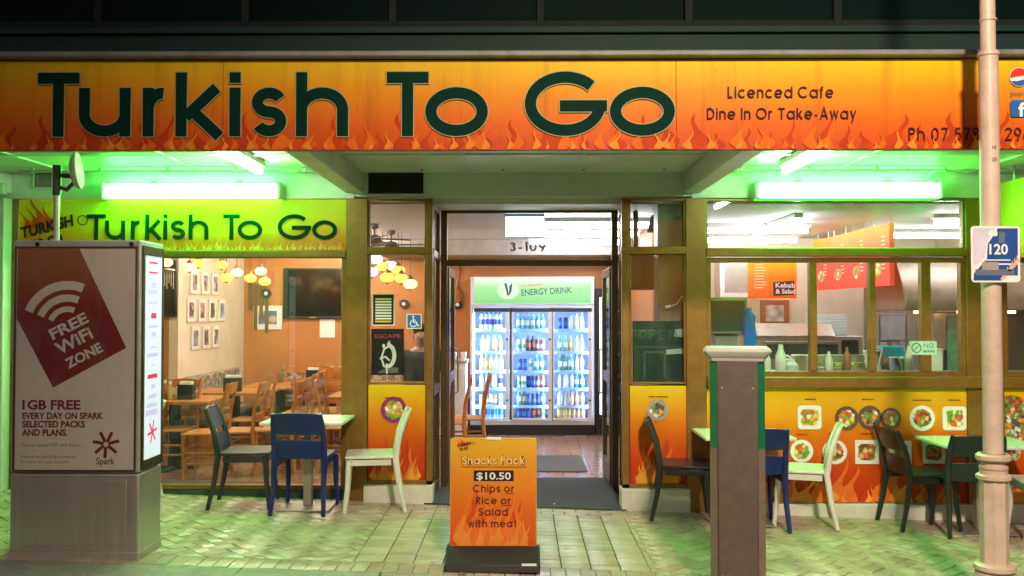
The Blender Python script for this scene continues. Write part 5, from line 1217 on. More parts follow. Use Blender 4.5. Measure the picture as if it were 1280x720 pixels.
# hanging Turkish lamps
GLB = {'amber': emit('lamp_amber', (1, .42, .07), 2.0, (.6, .25, .05)), 'cream': emit('lamp_cream', (1, .66, .26), 2.3, (.6, .4, .2)), 'blue': emit('lamp_blue', (.4, .75, 1), 1.8, (.3, .5, .8)), 'violet': emit('lamp_violet', (.7, .42, 1), 1.6, (.5, .3, .7))}
LAMPS = [(208, 328, 10.4, 'cream'), (237, 334, 10.6, 'cream'), (248, 329, 11.2, 'amber'), (277, 331, 10.8, 'amber'), (283, 347, 10.8, 'amber'), (296, 341, 10.9, 'cream'), (313, 348, 11.0, 'amber'), (326, 339, 11.2, 'cream'), (331, 352, 11.1, 'amber'),
         (470, 324, 11.0, 'blue'), (478, 333, 11.2, 'amber'), (488, 332, 11.4, 'blue'), (464, 340, 10.9, 'violet'), (484, 347, 10.8, 'amber'), (498, 338, 11.3, 'amber'), (502, 348, 11.2, 'amber'), (513, 355, 11.0, 'cream')]
for k, (px, py, d, kind) in enumerate(LAMPS):
    c = at(px, py, d - 8.2); room = px < 450
    nm = 'amber' if kind == 'amber' else kind
    oth = [l for l in LAMPS if l[3] == kind and (l[0] < 450) == room]; i = sorted(oth).index(LAMPS[k])
    od = ('first', 'second', 'third', 'fourth', 'fifth', 'sixth')[i]
    t = thing('hanging_lamp', '%s of the %s glass globe lamps %s' % (od, nm, 'in the dining room window' if room else 'in the narrow left pane'), 'lamp', tuple(c), group='hanging glass lamps')
    r = .072 if px < 450 else .085
    a = MB(); a.ball(tuple(c), r, r, r * .72, 16, 10); a.build('globe', GLB[kind], t)
    a = MB(); a.lathe([(r * .5, r * .62), (r * .42, r * .8), (.012, r * 1.15), (.005, r * 1.2)], tuple(c), 12); a.lathe([(.004, -r * .95), (r * .35, -r * .66), (r * .3, -r * .6)], tuple(c), 12); a.build('brass_cap', mat('old_brass', (.3, .2, .08), .4, .8), t)
    a = MB(); a.cyl((c.x, c.y, c.z + r), (c.x, c.y, ROOM_Z), .004, 6); a.build('cord', M_black, t)
c = at(210, 345, 1.9); a = MB()
for k in range(6): a.cyl((c.x - .06 + .024 * k, c.y, c.z - .08 - .03 * (k % 3)), (c.x - .06 + .024 * k, c.y, c.z + .06), .005, 6)
a.lathe([(.075, .06), (.07, .075), (.01, .09)], tuple(c), 14); a.cyl((c.x, c.y, c.z + .09), (c.x, c.y, ROOM_Z), .004, 6)
tag(a.build('wind_chime', M_alu), 'hanging metal chime beside the kiosk edge', 'chime')
# ceiling fans seen in the upper left pane
for k, (px, py, d) in enumerate(((468, 296, 10.2), (489, 304, 11.0))):
    c = at(px, py, d - 8.2); t = thing('ceiling_fan', 'dark ceiling fan %s in the upper left pane' % ('nearer the bronze post' if k == 0 else 'farther from the bronze post'), 'fan', (c.x, c.y, ROOM_Z - .003), group='dark ceiling fans')
    zf = c.z - .02
    a = MB(); a.lathe([(.05, 0), (.05, -.04), (.012, -.06), (.012, -(ROOM_Z - zf) + .05), (.07, -(ROOM_Z - zf) + .03), (.09, -(ROOM_Z - zf) - .03), (.04, -(ROOM_Z - zf) - .06)], (c.x, c.y, ROOM_Z - .003), 14); a.build('motor', M_dark, t)
    for q in range(4):
        an = q * math.pi / 2 + .4 + k; a = MB(); dv = Vector((math.cos(an), math.sin(an), 0)); a.obox(Vector((c.x, c.y, zf)) + dv * .24, .32, .09, .008, Matrix.Rotation(an, 3, 'Z') @ Matrix.Rotation(R(12), 3, 'X')); a.build('blade', M_dark, t, .003)

# things stuck to the narrow panes
gy = .012
def sheet(name, x0, x1, z0, z1, lab, cat, draw, mats, y=gy):
    a = MB(); a.box(x0, x1, y - .0025, y - .0005, z0, z1, 0); draw(a, facing(y - .0026)); return tag(a.build(name, mats), lab, cat)
x0, x1, z0, z1 = px0(465), px0(493), pz0(407), pz0(367)
def d_hours(a, f):
    W, H = x1 - x0, z1 - z0
    a.flat([(x0 + .008, z0 + .008), (x1 - .008, z0 + .008), (x1 - .008, z1 - .008), (x0 + .008, z1 - .008)], f, .0003, 1)
    for k in range(9):
        zz = z0 + H * (.10 + .088 * k); c = 2 if k in (0, 8) else 0
        a.flat([(x0 + W * .14, zz), (x1 - W * .14, zz), (x1 - W * .14, zz + H * .055), (x0 + W * .14, zz + H * .055)], f, .0006, c)
sheet('hours_sign', x0, x1, z0, z1, 'black and yellow opening hours board in the narrow left pane', 'sign', d_hours, [M_white_plain, M_black_print, mat('hours_yellow', (.75, .6, .02), .4)])
px_a, px_b, pz_a, pz_b = px0(464), px0(505), pz0(469), pz0(411)
def d_dance(a, f):
    W, H = px_b - px_a, pz_b - pz_a
    font_mesh(a, 'ESCAPE', lambda u, v, q: f(px_a + W * .5 + u, pz_b - H * .2 + v, q), .05, 1, .0006, 'CENTER', width=W * .78)
    cx, cz = px_a + W * .5, pz_a + H * .42
    ribbon(a, [(cx - .03, cz - .1), (cx - .055, cz - .02), (cx - .03, cz + .06), (cx + .02, cz + .085), (cx + .012, cz + .13)], .016, f, .0006, 2)
    ribbon(a, ell(cx + .0, cz - .0, .06, .095, -110, 95, 20), .035, f, .0008, 2); ribbon(a, [(cx - .07, cz - .03), (cx - .02, cz - .01), (cx + .02, cz - .045)], .014, f, .001, 2)
    ribbon(a, [(cx - .01, cz - .07), (cx - .005, cz - .16)], .014, f, .0012, 2); a.flat(ell(cx - .035, cz + .085, .014, .018, 0, 360, 12)[:-1], f, .0014, 2)
    for k in range(4): a.flat([(cx - .09 + .03 * k, pz_a + .02 + .012 * k), (cx + .10, pz_a + .022 + .012 * k), (cx + .09, pz_a + .03 + .012 * k), (cx - .08 + .02 * k, pz_a + .03 + .012 * k)], f, .0006, 3)
sheet('event_poster', px_a, px_b, pz_a, pz_b, 'black poster of a white dancer in the narrow left pane', 'poster', d_dance, [mat('poster_black', (.006, .008, .008), .35), mat('poster_title_red', (.35, .05, .04), .4), mat('poster_dancer', (.6, .62, .6), .4), mat('poster_smoke', (.14, .15, .15), .4)])
wx0, wx1, wz0_, wz1_ = px0(508), px0(527), pz0(411), pz0(392.5)
def d_wheel(a, f):
    W, H = wx1 - wx0, wz1_ - wz0_; e = .008; cx, cz = wx0 + W * .46, wz0_ + H * .36
    a.flat([(wx0 + e, wz0_ + e), (wx1 - e, wz0_ + e), (wx1 - e, wz1_ - e), (wx0 + e, wz1_ - e)], f, .0003, 1)
    ribbon(a, ell(cx, cz, W * .21, W * .21, 110, 375, 20), W * .06, f, .0006, 0); a.flat(ell(wx0 + W * .44, wz0_ + H * .82, W * .065, W * .065, 0, 360, 12)[:-1], f, .0006, 0)
    ribbon(a, [(wx0 + W * .44, wz0_ + H * .72), (wx0 + W * .46, wz0_ + H * .44), (wx0 + W * .66, wz0_ + H * .44), (wx0 + W * .76, wz0_ + H * .2), (wx0 + W * .84, wz0_ + H * .23)], W * .07, f, .0008, 0); ribbon(a, [(wx0 + W * .45, wz0_ + H * .58), (wx0 + W * .62, wz0_ + H * .58)], W * .06, f, .001, 0)
sheet('wheelchair_sign', wx0, wx1, wz0_, wz1_, 'blue and white wheelchair access sign in the narrow left pane', 'sign', d_wheel, [M_white_plain, mat('access_blue', (.01, .13, .5), .4)])
# unlit OPEN box sign in the right pane
oy = .10; x0, x1, z0, z1 = AX(791, oy), AX(857, oy), AZ(479, oy), AZ(401, oy)
t = thing('open_sign', 'dark green unlit box sign reading OPEN in the right hand pane', 'sign', ((x0 + x1) / 2, oy, z0))
a = MB(); a.box(x0, x1, oy, oy + .05, z0, z1); a.build('case', mat('open_dark_green', (.008, .04, .03), .3), t, .006)
a = MB(); f = facing(oy - .001); M_of = mat('open_faint', (.03, .10, .08), .4)
W, H = x1 - x0, z1 - z0
for k, ch in enumerate('OPEn'):
    c = 'n' if ch == 'n' else ch
    if ch == 'E':
        u = x0 + W * .50; b0 = z0 + H * .70
        for q in (0, .42, .84): ribbon(a, [(u, b0 + q * H * .15 + .008), (u + W * .1, b0 + q * H * .15 + .008)], .011, f, .0004 + q * .0002, 0)
        ribbon(a, [(u, b0), (u, b0 + H * .16)], .011, f, .001, 0)
    else: put_glyph(a, 'O' if ch == 'O' else 'P' if ch == 'P' else 'n', x0 + W * (.12 + .19 * k), W * .14, H * (.16 if ch != 'n' else .2), .011, lambda u, v, q: f(u, z0 + H * .70 + v, q), 0, .0004)
ribbon(a, [(x0 + W * .22, z0 + H * .08), (x0 + W * .22, z0 + H * .5), (x0 + W * .6, z0 + H * .5), (x0 + W * .6, z0 + H * .08)], .02, f, .0004, 0); ribbon(a, [(x0 + .01, z0 + H * .58), (x1 - .01, z0 + H * .58)], .01, f, .0004, 0)
a.flat([(x0 + W * .78, z0 + H * .75), (x0 + W * .97, z0 + H * .74), (x0 + W * .97, z0 + H * .88), (x0 + W * .8, z0 + H * .86)], f, .0006, 1); a.flat([(x0 + W * .63, z0 + H * .46), (x0 + W * .98, z0 + H * .48), (x0 + W * .98, z0 + H * .56), (x0 + W * .63, z0 + H * .54)], f, .0006, 1)
a.build('face_print', [M_of, mat('open_sticker', (.35, .45, .4), .4)], t)
oy = .5; a = MB(); c0_, c1_ = at(787, 362, oy), at(823, 318, oy); a.box(c0_.x, c1_.x, oy, oy + .3, c0_.z, c1_.z); a.box(c0_.x + .05, c0_.x + .1, oy + .1, oy + .15, c1_.z, ROOM_Z)
tag(a.build('monitor_back', mat('dark_teal_case', (.012, .035, .035), .35), bevel=.02), 'dark monitor hung from the ceiling behind the right hand pane', 'monitor')
oy = .55; c = at(818, 277, oy); t = thing('spot_lamp', 'small dark spot lamp behind the upper right pane', 'lamp', tuple(c))
a = MB(); a.lathe([(.075, -.1), (.055, -.03), (.04, .04), (.03, .06)], tuple(c), 16); a.build('shade', M_dark, t); a = MB(); a.tube([(c.x, c.y, c.z + .05), (c.x + .04, c.y + .02, c.z + .09), (c.x + .04, c.y + .02, ROOM_Z)], .014, 8); a.build('arm', M_dark, t)
a = MB(); c = at(842, 448 - 65, .14)
a.tube([at(857, 367, .13), at(851, 372, .12), at(846, 380, .12), at(838, 383, .12)], .006, 6); a.tube([at(838, 383, .12), at(832, 384, .12)], .016, 8)
tag(a.build('power_lead', M_white_plain), 'white power lead and plug hanging beside the OPEN sign', 'cable')

# ------------------------------------------------------------------ indoors: kitchen
M_menu = grad('menu_board_gradient', [(0, (.62, .05, .006)), (.5, (.70, .12, .008)), (1, (.72, .38, .02))], emis=.75)
M_menur = grad('menu_board_red', [(0, (.58, .04, .03)), (.6, (.62, .035, .03)), (1, (.75, .30, .03))], emis=.8)
my = 3.2; x0, x1, z0, z1 = AX(936, my), AX(996, my), AZ(373, my), AZ(322, my)
def menu_lines(a, fn_, x0, x1, z0, z1, seed, mi):
    r = random.Random(seed); n = 9
    for k in range(n):
        z = z0 + (z1 - z0) * (.25 + .07 * k); u = x0 + (x1 - x0) * .12
        a.flat([(u, z), (u + (x1 - x0) * r.uniform(.15, .3), z), (u + (x1 - x0) * .2, z + .012), (u, z + .012)], fn_, .002, mi)
t = thing('menu_board', 'orange lit menu board hanging over the kitchen counter, facing the window', 'menu board', ((x0 + x1) / 2, my, z0))
a = MB(); a.box(x0, x1, my, my + .05, z0, z1, 0); f = facing(my - .001); menu_lines(a, f, x0, x1, z0, z1, 1, 1)
a.flat([(x0 + .30, z0 + .03), (x1 - .03, z0 + .04), (x1 - .03, z0 + .22), (x0 + .30, z0 + .2)], f, .003, 2)
a.build('lit_panel', [M_menu, mat('menu_text', (.9, .75, .4), .5), M_black_print], t)
a = MB(); font_mesh(a, 'Kebab', lambda u, v, q: f(x0 + .33 + u, z0 + .135 + v, q), .08, 0, .004, width=.24, bold=.002); font_mesh(a, '& Salad', lambda u, v, q: f(x0 + .33 + u, z0 + .06 + v, q), .08, 0, .004, width=.24, bold=.002); a.build('board_lettering', M_white_plain, t)
for k in range(4):
    ya, yb = 3.42 - .60 * k, 4.02 - .60 * k; X = 3.72
    t = thing('menu_board', 'red lit menu board in the slanting row over the counter, %s from the orange board' % ('first', 'second', 'third', 'fourth')[k], 'menu board', (X, (ya + yb) / 2, 2.02), group='row of red menu boards')
    a = MB(); a.box(X, X + .05, ya - .499, yb - .501, 1.97, 2.60, 0); f = lambda u, v, q: (X - .001 - q, u, v)
    menu_lines(a, f, ya - .45, yb - .6, 2.0, 2.58, k + 3, 1); a.flat(ell((ya + yb) / 2 - .5, 2.14, .12, .07, 0, 360, 14)[:-1], f, .003, 2); a.build('lit_panel', [M_menur, mat('menu_text', (.9, .75, .4)), food('menu_food_%d' % k, P_CHIPS, 20, 200 + k)], t)
    for yy in (ya - .4, yb - .6):
        a = MB(); a.cyl((X + .025, yy, 2.60), (X + .025, yy, ROOM_Z), .006, 6); a.build('hanger', M_steel, t)
# oven
oy = 2.75; x0, x1 = AX(942, oy), AX(1078, oy); zt, zb = AZ(420, oy), .02
t = thing('pizza_oven', 'wide stainless steel pizza oven at the back of the kitchen', 'oven', ((x0 + x1) / 2, oy + .35, .02))
a = MB(); a.box(x0, x1, oy, oy + .75, .75, zt); a.build('body', M_steel, t, .01)
a = MB(); a.box(x0 + .15, x1 - .3, oy - .03, oy - .002, AZ(448, oy), AZ(430, oy)); a.build('oven_door', mat('oven_glass_green', (.035, .055, .045), .2), t, .005)
a = MB(); a.cyl((x0 + .12, oy - .06, AZ(427, oy)), (x1 - .28, oy - .06, AZ(427, oy)), .012, 8); a.build('handle', M_alu, t)
a = MB(); a.prism([(-.10, 0), (.6, 0), (.6, .14), (.05, .14)], lambda u, v, q: (q, oy + u, zt + .002 + v), x0 - .02, x1 - .35); a.build('hood', mat('oven_hood', (.68, .62, .55), .3, .5), t, .008)
a = MB(); a.box(x1 - .25, x1 - .05, oy - .006, oy - .001, AZ(445, oy), AZ(425, oy)); a.build('control_panel', M_black, t)
for px in (x0 + .08, x1 - .08):
    for yy in (oy + .06, oy + .68):
        a = MB(); a.box(px - .03, px + .03, yy - .03, yy + .03, .02, .75); a.build('leg', M_alu, t)
for k in range(7):
    a = MB(); q = .004 * ((k * 7) % 3); a.box(x1 - .52 + q, x1 - .14 + q, oy + .12, oy + .5, zt + .002 + .036 * k, zt + .036 * (k + 1)); tag(a.build('pizza_box', M_white_plain, bevel=.003), 'flat white pizza box in the stack on top of the pizza oven', 'box', 'pizza boxes on the oven')
# counter under the window
t = thing('kitchen_counter', 'stainless kitchen counter just behind the window sill', 'counter', (3.0, .55, .02))
a = MB(); a.box(1.75, 5.3, .25, .85, 1.10, 1.14); a.build('worktop', M_steel, t, .005); a = MB(); a.box(1.8, 5.25, .3, .8, .02, 1.098); a.build('carcass', M_alu, t)
CT = 1.141
def on_counter(px): return AX(px, .5, 450)
x = on_counter(911); t = thing('till_monitor', 'boxy monitor with a green tinted screen behind the kitchen window', 'monitor', (x, .55, CT))
a = MB(); z0_, z1_ = AZ(418, .45), AZ(372, .45); x0, x1 = AX(884, .45), AX(935, .45)
a.box(x0, x1, .45, .8, z0_, z1_); a.build('case', mat('case_sage', (.24, .25, .23), .4), t, .02, 3); a = MB(); a.box(x0 + .02, x1 - .03, .445, .449, z0_ + .03, z1_ - .03); a.build('screen', mat('screen_green', (.05, .06, .05), .3), t)
a = MB(); a.box(x0 + .08, x1 - .08, .5, .75, CT, z0_); a.build('stand', mat('case_sage', (.24, .25, .23)), t, .01)
a = MB(); r = random.Random(5); c = Vector((AX(934, .5), .42, CT + .245))
a_ = MB(); a_.box(AX(934, .5) - .10, AX(934, .5) + .12, .34, .56, CT, CT + .24); tag(a_.build('cardboard_carton', mat('carton_white', (.68, .66, .6), .6), bevel=.005), 'pale carton under the blue plastic bag on the kitchen counter', 'carton')
a.lathe([(.05, 0), (.062, .08), (.058, .2), (.048, .28), (.028, .33), (.014, .36)], tuple(c), 9); a.v = [(v[0] + r.uniform(-.012, .012), v[1] + r.uniform(-.012, .012), v[2] + r.uniform(-.006, .006) * (v[2] > CT + .02)) for v in a.v]
tag(a.build('plastic_bag', mat('bag_blue', (.02, .16, .75), .3)), 'crumpled bright blue plastic bag beside the till monitor', 'bag')
for k, (px, h, r_, lab, col) in enumerate(((957, .20, .035, 'white squeeze bottle right of the bollard cap', (.78, .76, .72)), (974, .26, .05, 'white jug standing behind the kitchen window', (.75, .74, .72)), (988, .12, .06, 'low white tub behind the kitchen window', (.65, .68, .72)))):
    a = MB(); x = on_counter(px); a.lathe([(r_ * .9, 0), (r_, .01), (r_, h * .6), (r_ * .5, h * .82), (r_ * .45, h)], (x, .45, CT), 14)
    if k == 1: a.tube([(x + r_, .45, CT + .05), (x + r_ + .04, .45, CT + .08), (x + r_ + .04, .45, CT + .14), (x + r_, .45, CT + .16)], .01, 8)
    tag(a.build(('squeeze_bottle', 'jug', 'food_tub')[k], mat('container_%d' % k, col, .35)), lab, ('bottle', 'jug', 'tub')[k])
x = on_counter(1068); t = thing('glass_display', 'low glass topped food display behind the kitchen window', 'display', (x, .55, CT))
a = MB(); a.box(on_counter(1024), on_counter(1080), .4, .75, CT, CT + .05); a.build('tray', M_steel, t, .004); a = MB(); a.box(on_counter(1024), on_counter(1080), .4, .406, CT + .052, CT + .17); a.build('glass_front', M_glass, t)
a = MB(); a.box(on_counter(1026), on_counter(1078), .42, .72, CT + .051, CT + .09); a.build('filling', food('salad_fill', P_SALAD, 24, 300), t)
# stool shaped rack with a blue cloth
x = on_counter(1112); t = thing('wire_rack', 'chrome wire rack holding a blue cloth on the kitchen counter', 'rack', (x, .5, CT))
a = MB()
for dx in (-.12, .12):
    for dy in (-.08, .08): a.tube([(x + dx * 1.35, .5 + dy * 1.3, CT), (x + dx * .8, .5 + dy, CT + .22)], .008, 6)
a.tube([(x - .1, .42, CT + .22), (x + .1, .42, CT + .22), (x + .1, .58, CT + .22), (x - .1, .58, CT + .22), (x - .1, .42, CT + .22)], .008, 6); a.build('frame', M_steel, t)
a = MB(); a.box(x - .1, x + .1, .41, .59, CT + .229, CT + .243); a.box(x - .1, x + .1, .40, .409, CT + .15, CT + .243); tag(a.build('cloth', mat('cloth_blue', (.02, .25, .5), .8), bevel=.006), 'bright blue cloth draped over the wire rack', 'cloth')
# certificate frames on the kitchen back wall
for k, (pa, pb, ya, yb) in enumerate(((902, 934, 378, 409), (950, 986, 375, 408))):
    y = 4.048; picture(AX(pa, y), AX(pb, y), AZ(yb, y), AZ(ya, y), y, ('pale framed certificate left of the orange menu board', 'brown framed certificate under the orange menu board')[k], 310 + k, None, [(.7, .68, .6), (.6, .58, .5), (.75, .73, .66), (.5, .48, .42)], frame=(M_alu, M_wood_red)[k])
y = 4.048; a = MB(); x0, x1, z0, z1 = AX(894, y), AX(934, y), AZ(372, y), AZ(325, y)
t = thing('wall_cupboard', 'white wall cupboard with a grey window at the left of the kitchen', 'cupboard', ((x0 + x1) / 2, y, z0)); a.box(x0, x1, y - .3, y - .002, z0, z1); a.build('carcass', M_white_plain, t, .006); a = MB(); a.box(x0 + .06, x1 - .06, y - .306, y - .301, z0 + .06, z1 - .06); a.build('door_glass', mat('grey_glass', (.35, .36, .33), .2), t)
# extractor hood and stainless back
t = thing('extractor_hood', 'large dark sloping extractor hood at the right of the kitchen', 'hood', (4.6, 1.9, 1.75))
a = MB(); a.prism([(0, 0), (1.15, 0), (1.15, .42), (.75, .62), (.3, .62), (0, .12)], lambda u, v, q: (q, 1.3 + u, 1.72 + v), 3.95, 5.45); a.build('canopy', mat('hood_dark', (.30, .23, .18), .38, .7), t, .01)
for k, xx in enumerate((4.15, 4.6, 5.1)):
    a = MB(); a.lathe([(.05, -.03), (.05, 0)], (xx, 1.45, 1.718), 12); a.build('hood_lamp', emit('hood_glow', (1, .62, .25), 5), t)
t = thing('steel_fridge', 'stainless upright fridge with a pale green door at the right of the kitchen', 'fridge', (4.75, 2.0, .02))
x0, x1 = AX(1168, 1.7), AX(1212, 1.7)
a = MB(); a.box(x0, x1 + .4, 1.75, 2.4, .02, 1.70); a.build('body', M_steel, t, .008); a = MB(); a.box(x0 + .15, x1, 1.735, 1.748, .1, 1.66); a.build('fridge_door', mat('pale_green_door', (.30, .55, .48), .25), t, .004); a = MB(); a.cyl((x0 + .12, 1.72, .7), (x0 + .12, 1.72, 1.3), .012, 8); a.build('handle', M_black, t)
t = thing('steel_cabinet', 'stainless cabinet with two square doors at the back right of the kitchen', 'cabinet', (4.1, 3.7, .9)); x0, x1 = AX(1098, 3.6), AX(1135, 3.6)
a = MB(); a.box(x0, x1 + .5, 3.62, 4.04, .95, 1.68); a.build('body', M_steel, t, .006)
for k in range(2):
    a = MB(); a.box(x0 + .03, x1 - .03, 3.61, 3.619, 1.0 + .34 * k, 1.31 + .34 * k); a.build('cabinet_door', mat('cab_grey', (.5, .5, .52), .3), t, .004)
a = MB(); a.lathe([(.12, 0), (.13, .03), (.10, .14), (.03, .28), (.028, .33)], (3.55, 3.3, 1.0), 16); a.v = [(v[0] + AX(1112, 3.3) - 3.55, v[1], v[2]) for v in a.v]
a2 = a; a2.box(AX(1112, 3.3) - .2, AX(1112, 3.3) + .2, 3.15, 3.45, .02, 1.0); tag(a2.build('funnel_stand', mat('brown_funnel', (.2, .1, .07), .4)), 'brown funnel shaped vessel on a stand before the steel cabinet', 'vessel')
for k, (px, w_, h, col, lab) in enumerate(((1000, .16, .10, (.75, .75, .72), 'white food tub left on the counter by the first mullion'), (1046, .10, .14, (.6, .05, .03), 'red sauce tin on the counter behind the kitchen window'), (1100, .12, .18, (.7, .68, .6), 'cream carton on the counter right of the food display'), (1135, .14, .12, (.25, .3, .33), 'grey plastic tub on the counter by the no smoking sign'), (1178, .12, .2, (.72, .7, .66), 'white carton on the counter at the right of the kitchen window'))):
    a = MB(); x = on_counter(px); a.box(x - w_ / 2, x + w_ / 2, .62, .76, CT, CT + h, 0); a.box(x - w_ / 2 - .006, x + w_ / 2 + .006, .612, .768, CT + h, CT + h + .014, 1)
    tag(a.build('food_container', [mat('tubcol_%d' % k, col, .4), mat('tub_lid', (.7, .7, .68), .4)], bevel=.005), lab, 'container')
t = thing('steel_splashback', 'stainless splashback with a pass shelf between the oven and the extractor hood', 'splashback', (AX(1060, 3.9), 4.0, .9))
q0, q1 = AX(1082, 3.98), AX(1200, 3.98)
for k in range(5):
    a = MB(); w_ = (q1 - q0) / 5; a.box(q0 + w_ * k + .002, q0 + w_ * (k + 1) - .002, 4.03, 4.046, .9, 1.85); a.build('steel_sheet', M_steel, t, .004)
a = MB(); a.box(q0, q1, 3.80, 4.028, 1.30, 1.325); a.build('pass_shelf', M_steel, t, .003)
for k in range(7):
    a = MB(); x = q0 + .12 + (q1 - q0 - .24) * k / 6; r_ = .05 + .012 * (k % 3)
    a.lathe([(r_ * .8, 0), (r_, .02), (r_, .10 + .03 * (k % 2)), (r_ * .7, .13 + .03 * (k % 2))], (x, 3.9, 1.326), 12)
    tag(a.build('spice_tub', [mat('spice_%d' % (k % 4), ((.7, .68, .6), (.5, .12, .05), (.65, .5, .15), (.3, .32, .34))[k % 4], .4)]), 'round kitchen tub on the pass shelf behind the window, %s from the left' % ('first', 'second', 'third', 'fourth', 'fifth', 'sixth', 'seventh')[k], 'tub', 'tubs on the kitchen pass shelf')
for px, col, h, lab in ((1030, (.72, .7, .66), .2, 'white squeeze bottle right of the first kitchen mullion'), (1052, (.3, .12, .05), .24, 'brown sauce bottle in the middle of the kitchen window'), (1128, (.7, .66, .6), .25, 'cream bottle just left of the no smoking sign')):
    a = MB(); x = on_counter(px); a.lathe([(.03, 0), (.036, .01), (.036, h * .62), (.014, h * .84), (.012, h)], (x, .36, CT), 12)
    tag(a.build('sauce_bottle', mat('ksauce_%d' % px, col, .3)), lab, 'bottle')
t = thing('bain_marie', 'long stainless food warmer front behind the kitchen window', 'food warmer', (on_counter(1010), .6, CT))
bx0, bx1 = on_counter(992), on_counter(1084)
a = MB(); a.box(bx0, bx1, .56, .61, CT, CT + .16); a.build('front_panel', M_steel, t, .006)
# no smoking sign on the mullion
y = -.034; x0, x1, z0, z1 = px0(1134), px0(1168), pz0(443), pz0(426)
a = MB(); a.box(x0, x1, y - .004, y - .0005, z0, z1, 0); f = facing(y - .0042); W, H = x1 - x0, z1 - z0
ribbon(a, ell(x0 + W * .26, z0 + H * .5, H * .33, H * .33, 0, 360, 24), .009, f, .0004, 1); ribbon(a, [(x0 + W * .26 - H * .23, z0 + H * .27), (x0 + W * .26 + H * .23, z0 + H * .73)], .008, f, .0008, 1)
font_mesh(a, 'NO', lambda u, v, q: f(x0 + W * .52 + u, z0 + H * .5 + v, q), .06, 1, .0004, width=W * .36); font_mesh(a, 'SMOKING', lambda u, v, q: f(x0 + W * .50 + u, z0 + H * .18 + v, q), .026, 1, .0004, width=W * .42, bold=.001)
tag(a.build('no_smoking_sign', [mat('sign_mint', (.45, .66, .58), .4), mat('sign_mint_dark', (.05, .2, .15), .4)]), 'pale green no smoking sign on the kitchen window mullion', 'sign')

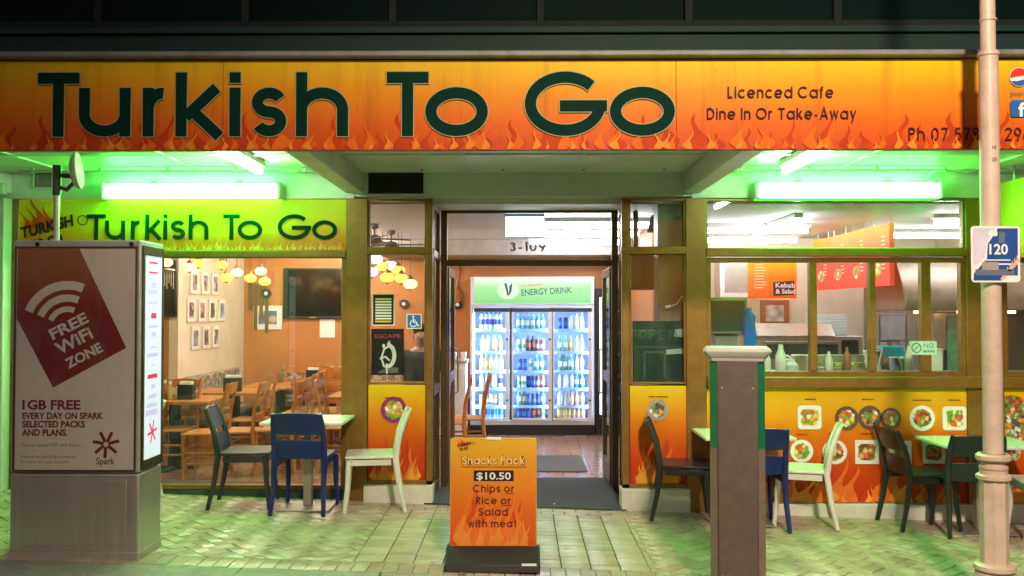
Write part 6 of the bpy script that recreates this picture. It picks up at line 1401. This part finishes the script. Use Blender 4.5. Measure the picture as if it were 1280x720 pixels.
# ------------------------------------------------------------------ person behind the narrow pane
def person(loc, rz):
    root = thing('person', 'person in a dark shirt standing indoors behind the wheelchair sign', 'person', loc, rz, local=True)
    def skin(name, verts, edges, rad, mt, sub=2):
        me = bpy.data.meshes.new(name); me.from_pydata(verts, edges, []); o = bpy.data.objects.new(name, me); COL.objects.link(o); me.materials.append(mt)
        md = o.modifiers.new('skin', 'SKIN'); md.use_smooth_shade = True
        for i, r_ in enumerate(rad): me.skin_vertices[0].data[i].radius = r_ if isinstance(r_, tuple) else (r_, r_)
        me.skin_vertices[0].data[0].use_root = True
        s_ = o.modifiers.new('sub', 'SUBSURF'); s_.levels = sub; s_.render_levels = sub
        o.parent = root; return o
    M_skin = mat('skin_tone', (.55, .30, .20), .5); M_shirt = mat('dark_shirt', (.035, .04, .05), .8); M_trs = mat('dark_trousers', (.02, .02, .025), .85)
    V = [(0, 0, .92), (0, 0, 1.08), (0, -.01, 1.25), (0, 0, 1.36), (0, -.01, 1.43), (0, -.02, 1.49), (0, -.035, 1.56), (0, -.03, 1.63)]; E = [(i, i + 1) for i in range(7)]
    Rr = [(.14, .10), (.13, .10), (.15, .10), (.12, .085), (.055, .055), (.06, .07), (.075, .095), (.055, .07)]
    for s_ in (-1, 1):
        b = len(V); V += [(s_ * .17, 0, 1.33), (s_ * .22, .01, 1.08), (s_ * .21, -.09, .88), (s_ * .20, -.15, .81)]; E += [(3, b), (b, b + 1), (b + 1, b + 2), (b + 2, b + 3)]; Rr += [.06, .045, .032, .03]
        for q in range(4):
            c = len(V); V += [(s_ * (.185 + .012 * q), -.185, .775 - .002 * q), (s_ * (.183 + .012 * q), -.205, .735)]; E += [(b + 3, c), (c, c + 1)]; Rr += [.009, .007]
        c = len(V); V += [(s_ * .165, -.17, .80), (s_ * .155, -.195, .775)]; E += [(b + 3, c), (c, c + 1)]; Rr += [.010, .008]
        b = len(V); V += [(s_ * .09, 0, .86), (s_ * .10, -.01, .48), (s_ * .10, .02, .09), (s_ * .11, -.10, .035)]; E += [(0, b), (b, b + 1), (b + 1, b + 2), (b + 2, b + 3)]; Rr += [.085, .058, .04, .035]
    skin('body', V, E, Rr, M_skin)
    TV = [(0, 0, .90), (0, 0, 1.08), (0, -.01, 1.25), (0, 0, 1.365)]; TE = [(0, 1), (1, 2), (2, 3)]; TR = [(.19, .15), (.185, .15), (.215, .155), (.19, .14)]
    for s_ in (-1, 1): b = len(TV); TV += [(s_ * .172, 0, 1.335), (s_ * .215, .01, 1.12)]; TE += [(3, b), (b, b + 1)]; TR += [.10, .078]
    skin('shirt', TV, TE, TR, M_shirt)
    TV = [(0, 0, .95)]; TE = []; TR = [(.15, .11)]
    for s_ in (-1, 1): b = len(TV); TV += [(s_ * .09, 0, .84), (s_ * .10, -.01, .48), (s_ * .10, .02, .10)]; TE += [(0, b), (b, b + 1), (b + 1, b + 2)]; TR += [.10, .075, .06]
    skin('trousers', TV, TE, TR, M_trs)
    a = MB(); a.ball((0, -.012, 1.635), .088, .104, .078, 16, 10); a.v = [(x, y + (.03 if y < -.05 and z < 1.64 else 0), z) for x, y, z in a.v]; a.build('hair', mat('dark_hair', (.02, .014, .01), .6), root)
    a = MB()
    for s_ in (-1, 1): a.ball((s_ * .03, -.118, 1.575), .012, .008, .008, 10, 6, 0); a.ball((s_ * .03, -.1255, 1.575), .005, .003, .005, 8, 5, 1)
    a.build('eyes', [M_white_plain, M_black], root)
    a = MB(); a.tube([(0, -.115, 1.575), (0, -.142, 1.545), (0, -.118, 1.535)], [.008, .014, .01], 8); a.build('nose', M_skin, root)
    a = MB(); a.tube([(-.024, -.108, 1.512), (0, -.117, 1.511), (.024, -.108, 1.512)], [.004, .007, .004], 8); a.build('mouth', mat('lip', (.4, .14, .12), .5), root)
    for s_ in (-1, 1):
        a = MB(); a.ball((s_ * .083, -.01, 1.565), .012, .022, .032, 10, 6); a.build('ear', M_skin, root)
c = iat(521, 10.0); person((c[0] + .04, c[1], .021), R(8)); bpy.data.objects['person'].scale = (.95, .95, .91)
